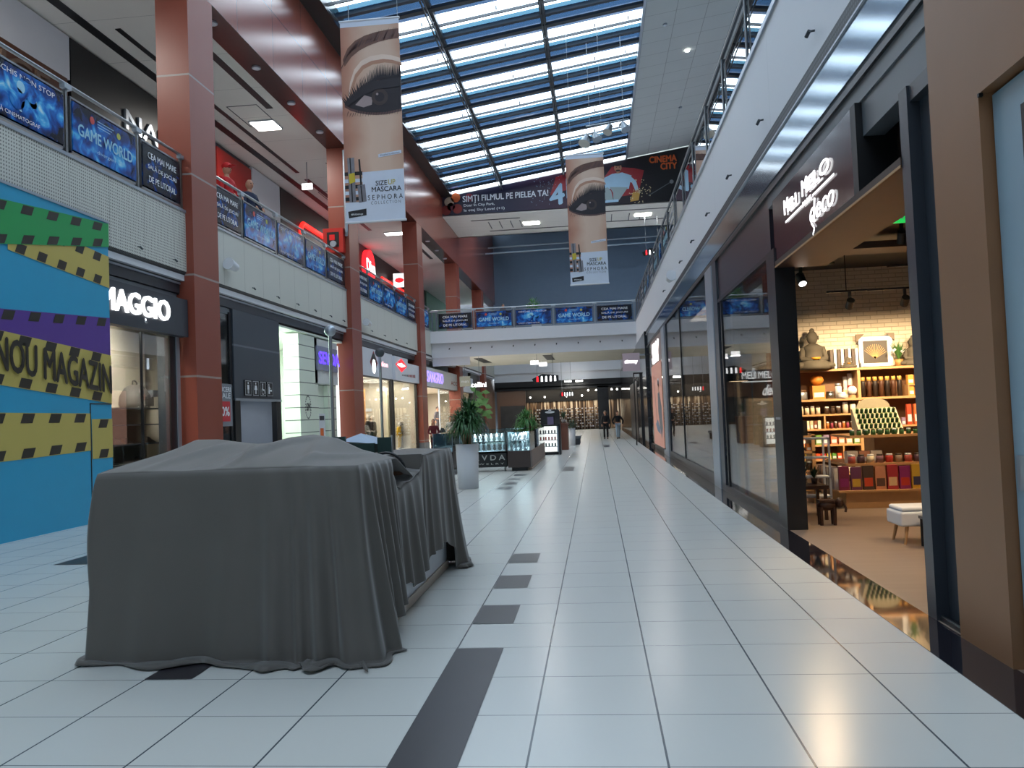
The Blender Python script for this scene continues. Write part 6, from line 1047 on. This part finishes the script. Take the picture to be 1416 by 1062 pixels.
# ================================================================== JEWELLERY KIOSK
M_KB = mat('dark_brown_laminate', '#3b302d', .4, noise=.08, scale=5); M_KW = mat('grey_brown_laminate', '#7a6a60', .45, noise=.08, scale=6); MTG = glass('aqua_display_glass', (.90, .975, .985), 1.2)
t = T('jewellery_kiosk', 'jewellery kiosk of glass cases on dark brown bases with serif lettering', 'kiosk', (-3, 26, 0))
m = MB(); m.box((-2.55, 23.6, .1), (-1.9, 24.2, .57), M_KB); m.box((-2.45, 23.7, 0), (-2.0, 24.2, .1), M_BLACK); m.box((-2.5, 24.2, .06), (-1.9, 30.3, .55), M_KW); m.box((-2.45, 24.2, 0), (-1.92, 30.3, .06), mat('worn_kick_board', '#c4b5a8')); m.box((-4.9, 29.8, .06), (-2.5, 30.3, .55), M_KW); m.box((-4.9, 24.6, .06), (-4.3, 29.8, .55), M_KB); build('base', m, t)
m = MB(); m.box((-3.95, 23.75, .12), (-2.6, 24.2, .55), M_BLACK); m.box((-3.95, 23.75, .52), (-2.6, 24.3, .55), M_ALU); m.cyl((-2.66, 23.85, 0), (-2.66, 23.85, .12), .03, M_STEEL); m.cyl((-3.9, 23.85, 0), (-3.9, 23.85, .12), .03, M_STEEL); build('front_counter', m, t)
m = MB(); a = front_art(m, -3.72, 23.75, .12); a.text('S E V D A', .02, .2, 1.05, .15, mat('silver_print', '#b8b8b4', .3, .4), 1, .02); a.text('J E W E L R Y', .06, .06, .98, .06, mat('silver_print', '#b8b8b4'), 1); build('lettering', m, t)
for x0, x1, y0, y1 in ((-2.55, -1.9, 23.6, 26.2), (-2.5, -1.9, 26.25, 28.2), (-2.5, -1.9, 28.25, 30.3), (-3.95, -2.62, 23.75, 24.3), (-4.9, -4.3, 24.6, 29.8), (-4.85, -2.55, 29.8, 30.3)):
    m = MB(); z0, z1 = .57, 1.12
    for q in (((x0, y0, z0), (x1, y0 + .01, z1)), ((x0, y1 - .01, z0), (x1, y1, z1)), ((x0, y0, z0), (x0 + .01, y1, z1)), ((x1 - .01, y0, z0), (x1, y1, z1)), ((x0, y0, z1 - .01), (x1, y1, z1))): m.box(*q, MTG)
    for (a_, b_) in ((x0, y0), (x1 - .02, y0), (x0, y1 - .02), (x1 - .02, y1 - .02)): m.box((a_, b_, z0), (a_ + .02, b_ + .02, z1 + .01), M_ALU)
    m.box((x0 + .02, y0 + .02, .84), (x1 - .02, y1 - .02, .845), MTG); m.box((x0 + .02, y0 + .02, .57), (x1 - .02, y1 - .02, .575), M_WHITE); build('glass_case', m, t)
rn = random.Random(11)
jew = None
spots_ = [(-3.85 + i * .16, 23.95 + .12 * (i % 2), .58) for i in range(8)] + [(-3.85 + i * .16, 24.0, .85) for i in range(8)] + [(-2.45 + i * .13, 23.8, .58) for i in range(4)] + [(-2.45 + i * .13, 23.8, .85) for i in range(4)] + [(-2.2, 24.5 + i * .7, .58) for i in range(8)] + [(-2.2, 24.4 + i * .7, .85) for i in range(8)]
for i, (x, y, z) in enumerate(spots_):
    if jew is None:
        jew = T('necklace_stand', '', 'jewellery stand', (x, y, z), 'jewellery stands in the kiosk cases'); m = MB(); m.lathe((x, y, z), [(0, 0), (.045, 0), (.05, .02), (.02, .05), (.045, .12), (.03, .18), (.015, .22), (0, .23)], M_WHITE, 10); build('bust', m, jew); m = MB(); m.tube([(x + .035 * math.cos(q), y - .03, z + .15 + .05 * math.sin(q)) for q in [math.pi * (1 + k / 6) for k in range(7)]], .005, M_STEEL, 5); build('necklace', m, jew); o = jew
    else: o = copy_tree(jew, loc=(x, y, z))
    o['label'] = 'white jewellery bust %d of the row in the %s of the kiosk, %s shelf' % (i % 8 + 1, ['long counter case', 'long counter case', 'corner case', 'right side cases', 'right side cases'][min(4, i // 8)], 'lower' if z < .7 else 'upper') if 0 else 'white jewellery bust, %s from the %s, %s shelf of the %s' % (ordn[(i if i < 16 else (i - 16 if i < 24 else i - 24)) % (4 if 16 <= i < 24 else 8)], 'left' if i < 24 else 'near end', 'lower' if z < .7 else 'upper', 'counter case' if i < 16 else ('corner case' if i < 24 else 'side cases'))
for i in range(14): x = -2.48 + .04 * i; thing('bracelet_roll', MB().cyl((x, 23.66, .59 + .27 * (i % 2)), (x + .05, 23.9, .76 + .27 * (i % 2)), .012, M_WHITE, n=6), '%s slanted white bracelet roll in the kiosk corner case' % ((ordn + ['eleventh', 'twelfth', 'thirteenth', 'fourteenth'])[i]), 'jewellery roll', 'bracelet rolls in the corner case')
area((-2.2, 24.9, 1.10), (.4, 2.4), 34, (.85, .97, 1)); area((-2.2, 28.2, 1.10), (.4, 3.6), 34, (.85, .97, 1)); area((-3.3, 24.02, 1.10), (1.1, .3), 22, (.85, .97, 1))
# cosmetics stand and brown counter behind
t = T('showcase', 'white lit showcase with shelves of small goods behind the jewellery kiosk', 'showcase', (-1.75, 32.2, 0)); m = MB(); m.box((-2.05, 32.2, 0), (-1.5, 32.8, .1), M_BLACK); m.box((-2.05, 32.7, .1), (-1.5, 32.8, 1.1), mat('lit_white_panel', (.95, 1, .95), .5)); m.box((-1.54, 32.2, .1), (-1.48, 32.8, 1.15), M_ALU); m.box((-1.46, 32.1, 0), (-1.4, 32.9, 1.2), M_BLACKM); m.box((-2.05, 32.15, 1.1), (-1.45, 32.8, 1.16), M_BLACKM); build('case', m, t)
for z in (.3, .55, .8): m = MB(); m.box((-2.05, 32.2, z), (-1.54, 32.7, z + .015), M_WHITE); build('shelf', m, t)
for j, z in enumerate((.315, .565, .815)):
    for i in range(4): thing('bottle', MB().cyl((-1.98 + i * .12, 32.35, z), (-1.98 + i * .12, 32.35, z + .13), .03, C(['pk1', 'pk2', 'pk3'][j], ['#3f6a70', '#b4343a', '#8a8a90'][j]), n=8), '%s small bottle on the %s shelf of the white lit showcase' % (ordn[i], ['lower', 'middle', 'top'][j]), 'bottle', 'bottles in the lit showcase')
t = T('counter', 'brown wooden counter block behind the lit showcase', 'counter', (-1.5, 36, 0)); m = MB(); m.box((-1.75, 36, 0), (-1.25, 37.2, 1.12), mat('warm_brown_laminate', '#6a4436', .4)); build('body', m, t); m = MB(); m.box((-2.6, 35.95, 1.1), (-1.2, 37.2, 1.15), mat('warm_brown_laminate', '#6a4436')); build('top', m, t)
for i, x in enumerate((-2.05, -1.42)): potplant(x, 36.4, 1.15, 1.3, ['left', 'right'][i] + ' small grey-green plant on the brown counter', M_LEAFD, name='potted_plant', pot=C('grey_pot', '#8a8a88'))
t = T('back_panel', 'black rounded display panel with white logo above the cosmetics counter', 'display', (-1.95, 34.5, 0)); m = MB(); pts = [(-2.3, 34.5, 0), (-1.5, 34.5, 0), (-1.5, 34.5, 1.6)] + [(-1.6 + .1 * math.cos(q), 34.5, 1.66 + .1 * math.sin(q)) for q in (0, .8, 1.57)] + [(-2.2 + .1 * math.cos(q), 34.5, 1.66 + .1 * math.sin(q)) for q in (1.57, 2.3, 3.14)]; m.prism(pts, (0, .15, 0), M_BLACKM); build('panel', m, t); m = MB(); a = front_art(m, -2.1, 34.5, 1.55); a.disc(.2, .1, .2, M_WHITE, 1, .05); a.disc(.2, .16, .06, M_WHITE, 1, .06); build('logo', m, t)
thing('leaflet_stand', MB().box((-2.0, 34.2, 1.1), (-1.75, 34.25, 1.45), C('violet_print', '#5f5678')).box((-2.1, 34.15, 0), (-1.7, 34.4, 1.1), M_BLACKM), 'dark stand with a violet leaflet before the black rounded panel', 'stand')
t = T('hall_bench', 'low grey bench beside the far white planter', 'bench', (-1.0, 41.5, 0)); m = MB(); m.box((-1.25, 41.2, .3), (-.8, 43, .42), M_CHARL); build('seat', m, t)
for y in (41.3, 42.8): m = MB(); m.box((-1.2, y, 0), (-.85, y + .1, .3), M_CHAR); build('leg', m, t)
# ================================================================== PEOPLE
def skin_mesh(name, V, E, Rr, m_, parent, sub=1):
    bm = bmesh.new(); ly = bm.verts.layers.skin.verify(); vs = [bm.verts.new(v) for v in V]
    for i, v in enumerate(vs): v[ly].radius = (Rr[i], Rr[i] * (.8 if i < 3 else 1)); v[ly].use_root = i == 0
    for a_, b_ in E: bm.edges.new((vs[a_], vs[b_]))
    me = bpy.data.meshes.new(name); bm.to_mesh(me); bm.free(); me.materials.append(m_); o = bpy.data.objects.new(name, me); COL.objects.link(o); o.parent = parent; OFF[o.name] = Vector((0, 0, 0))
    k = o.modifiers.new('skin', 'SKIN'); k.use_smooth_shade = True; s = o.modifiers.new('sub', 'SUBSURF'); s.levels = s.render_levels = sub; return o
M_FACE = mat('face_skin', '#c08e74', .6, noise=.04)
def person(loc, rotz, h, lab, top, bottom, hair='#3a2a20', walk=0, arms=((.05, -.02), (.05, -.02)), cap=None, coat=False, long_hair=False, bald=False, cat='person', skin=None, name='person'):
    s = h / 1.75; t = T(name, lab, cat, loc, None, rotz, True); sm = skin or M_FACE; S = lambda *q: tuple(c * s for c in q)
    w = walk; J = dict(pel=(0, 0, .96), ch=(0, .0, 1.22), up=(0, 0, 1.40), nk=(0, -.01, 1.52), hd=(0, -.02, 1.6))
    for sx, nm in ((-1, 'l'), (1, 'r')):
        a0, a1 = arms[0 if sx < 0 else 1]; J['sh' + nm] = (sx * .17, 0, 1.42); J['el' + nm] = (sx * (.22 + a0), .02 - a1 * .4, 1.14); J['wr' + nm] = (sx * (.23 + a0 * .2 - (.12 if a1 > .15 else 0)), -.04 - a1 * 1.2, .92 + (.16 if a1 > .15 else 0))
        f_ = w * sx; J['hp' + nm] = (sx * .09, 0, .92); J['kn' + nm] = (sx * .1, -.03 - f_ * .18, .5); J['an' + nm] = (sx * .095, .03 - f_ * .32, .09); J['to' + nm] = (sx * .1, -.11 - f_ * .32, .03)
    names = ['pel', 'ch', 'up', 'nk', 'hd', 'shl', 'ell', 'wrl', 'shr', 'elr', 'wrr', 'hpl', 'knl', 'anl', 'tol', 'hpr', 'knr', 'anr', 'tor']; ix = {n_: i for i, n_ in enumerate(names)}
    rad = [.12, .125, .10, .05, .055, .055, .04, .028, .055, .04, .028, .08, .055, .04, .03, .08, .055, .04, .03]
    ed = [('pel', 'ch'), ('ch', 'up'), ('up', 'nk'), ('nk', 'hd'), ('up', 'shl'), ('shl', 'ell'), ('ell', 'wrl'), ('up', 'shr'), ('shr', 'elr'), ('elr', 'wrr'), ('pel', 'hpl'), ('hpl', 'knl'), ('knl', 'anl'), ('anl', 'tol'), ('pel', 'hpr'), ('hpr', 'knr'), ('knr', 'anr'), ('anr', 'tor')]
    V = [S(*J[n_]) for n_ in names]; E = [(ix[a_], ix[b_]) for a_, b_ in ed]; Rr = [r_ * s for r_ in rad]
    for nm, sx in (('l', -1), ('r', 1)):                         # five fingers on each hand
        wr = Vector(J['wr' + nm]); palm = wr + Vector((0, -.02, -.08)); V.append(S(*palm)); E.append((ix['wr' + nm], len(V) - 1)); Rr.append(.03 * s); pi_ = len(V) - 1
        for k, L_ in enumerate((.06, .075, .08, .072, .058)):
            p = palm + (Vector((-sx * .045, -.03, .01)) if k == 0 else Vector((0, -.03 + .02 * (k - 1), -L_))); V.append(S(*p)); E.append((pi_, len(V) - 1)); Rr.append(.009 * s)
    body = skin_mesh('body', V, E, Rr, sm, t)
    hz = 1.66; m = MB(); c = Vector(S(0, -.02, hz)); m.ball(c, .1 * s, sm, 16, (.82, .95, 1.18)); m.ball(c + Vector(S(0, -.1, -.02)), .018 * s, sm, 8, (1, 1, 1.5))
    for sx in (-1, 1): m.ball(c + Vector(S(sx * .035, -.085, .015)), .013 * s, M_TEXTK, 8); m.ball(c + Vector(S(sx * .083, 0, -.01)), .025 * s, sm, 8, (.5, 1, 1.4))
    m.ball(c + Vector(S(0, -.088, -.06)), .02 * s, C('lip', '#a0605a'), 8, (1.3, .5, .4)); build('head', m, t)
    tm = mat('cloth_' + top[1:], top, .85, noise=.1); bmm = mat('cloth_' + bottom[1:], bottom, .85, noise=.1)
    tn = ['pel', 'ch', 'up', 'nk', 'shl', 'ell', 'wrl', 'shr', 'elr', 'wrr']; tr = [.15, .15, .125, .07, .075, .06, .045, .075, .06, .045]; te = [('pel', 'ch'), ('ch', 'up'), ('up', 'nk'), ('up', 'shl'), ('shl', 'ell'), ('ell', 'wrl'), ('up', 'shr'), ('shr', 'elr'), ('elr', 'wrr')]
    TV = [S(*J[n_]) for n_ in tn]; TV[3] = S(0, 0, 1.49); tix = {n_: i for i, n_ in enumerate(tn)}; TE = [(tix[a_], tix[b_]) for a_, b_ in te]; TR = [r_ * s for r_ in tr]
    if coat: TV.append(S(0, 0, .62)); TE.append((0, len(TV) - 1)); TR.append(.2 * s)
    skin_mesh('coat' if coat else 'top', TV, TE, TR, tm, t)
    bn = ['pel', 'hpl', 'knl', 'anl', 'hpr', 'knr', 'anr']; br = [.145, .1, .075, .06, .1, .075, .06]; bi = {n_: i for i, n_ in enumerate(bn)}; skin_mesh('trousers', [S(*J[n_]) for n_ in bn], [(bi[a_], bi[b_]) for a_, b_ in [('pel', 'hpl'), ('hpl', 'knl'), ('knl', 'anl'), ('pel', 'hpr'), ('hpr', 'knr'), ('knr', 'anr')]], [r_ * s for r_ in br], bmm, t)
    for nm in 'lr': a_, b_ = Vector(J['an' + nm]), Vector(J['to' + nm]); m = MB(); m.ball(Vector(S(*((a_ + b_) / 2 + Vector((0, 0, -.005))))), .055 * s, M_BLACK, 10, (.8, 2.1, .9)); build('shoe', m, t)
    if not bald:
        m = MB(); hm = C('hair_' + hair[1:], hair); vs0 = len(m.v); m.ball(c + Vector(S(0, .02, .03)), .107 * s, hm, 16, (.88, .95, 1.08))
        if long_hair: m.ball(c + Vector(S(0, .05, -.12)), .1 * s, hm, 12, (1.0, .6, 1.7))
        build('hair', m, t)
    if cap: m = MB(); cm_ = mat('cap_' + cap[1:], cap, .6); m.ball(c + Vector(S(0, .0, .06)), .112 * s, cm_, 16, (.9, 1, .75)); m.ball(c + Vector(S(0, -.13, .06)), .08 * s, cm_, 12, (1, 1.1, .14)); build('cap', m, t)
    return t
person((-6.72, 34, 0), .3, 1.52, 'woman in a long dark red coat holding a phone near the third column', '#5c1a22', '#2a1418', '#7a5a44', coat=True, long_hair=True, arms=((.04, .22), (.04, .22)))
thing('handbag', MB().lathe((-6.35, 34.05, .55), [(0, 0), (.2, 0), (.22, .25), (.12, .5), (.05, .62), (0, .62)], mat('black_coat_cloth', '#15151c', .8), 14), 'dark coat or bag bundle held beside the woman in red', 'bag')
person((-6.1, 38, 0), -.9, 1.55, 'person in black with a red bag near the jewellery kiosk', '#16161a', '#1a1a22', '#20160f', arms=((.02, .25), (.02, .2)), coat=True)
thing('shoulder_bag', MB().lathe((-6.02, 37.7, .78), [(0, 0), (.13, .02), (.15, .16), (.08, .26), (0, .27)], C('coral_bag', '#c8484a'), 12), 'coral red bag carried by the person in black', 'bag')
person((-7.05, 40, 0), .1, 1.62, 'person in a pale top at the bright shop entrance behind the red coat', '#c8c4c0', '#3a3438', '#2a1c14')
person((-4.3, 30.9, 0), .2, 1.55, 'seller with a grey jacket and dark scarf standing at the jewellery kiosk', '#6a6c70', '#20222a', '#8a3a24', arms=((.1, .2), (.1, .2))); person((-5.0, 32.5, 0), 1.2, 1.2, 'dark clothed child behind the jewellery kiosk', '#1a1c22', '#20222a', '#1a1410')
person((.52, 48, 0), 0, 1.6, 'man in dark clothes walking away down the hall', '#14161c', '#12141a', '#8a7a6a', walk=.6, arms=((.03, .02), (.03, .02)))
person((1.2, 47.6, 0), .2, 1.56, 'woman in a black top and pale blue jeans walking beside the man', '#101218', '#8ea2b4', '#3a2418', walk=-.6, arms=((.14, .06), (.14, .1)), long_hair=True)
person((-9.75, 21.6, 6.42), 1.35, 2.3, 'person in a red cap and red shirt leaning on the gallery railing', '#b8141e', '#22242c', cap='#c8141c', bald=True, arms=((.03, .2), (.03, .2)))
person((-9.65, 22.85, 6.42), 1.2, 2.2, 'bald person in a dark blue top on the gallery beside the red cap', '#1a2440', '#20222c', bald=True, arms=((.03, .25), (.03, .22)))
person((-5.0, 46.9, 6.4), .4, 1.5, 'dark haired person behind the left end of the bridge railing', '#2a2a30', '#20222a', '#14100e', arms=((.03, .02), (.03, .02)))
MW = mat('mannequin_white', '#e6e2dc', .4)
for i, (x, y, c_, hh, lb) in enumerate(((-9.85, 35.3, '#2c2a2c', 1.72, 'left headless-faced white mannequin in a dark suit in the orange window'), (-9.9, 36.2, '#3a3436', 1.68, 'right white mannequin in a dark jacket and pale shirt in the orange window'))):
    person((x, y, .12), 1.5 - .3 * i, hh, lb, c_, '#1d3a30', bald=True, cat='mannequin', skin=MW, name='mannequin'); 
thing('window_plinth', MB().box((-10.3, 34.6, 0), (-9.4, 36.6, .12), M_WHITE), 'white plinth under the two suited mannequins', 'plinth')
person((-9.9, 41.2, .1), 1.4, 1.35, 'small display figure in a bright yellow jacket', '#e0b020', '#b8963a', bald=True, cat='mannequin', skin=MW, name='mannequin'); thing('window_plinth', MB().box((-10.3, 40.6, 0), (-9.4, 41.45, .1), M_WHITE), 'white plinth under the yellow jacket', 'plinth')
person((-9.7, 50.5, .5), 1.1, 1.75, 'tall grey dressed display figure in the window under the violet letters', '#5a565c', '#6a6468', '#3a2a20', cat='mannequin', name='mannequin'); thing('window_plinth', MB().box((-10.1, 50.1, 0), (-9.4, 50.95, .5), M_WHITE), 'white plinth in the window under the violet letters', 'plinth')
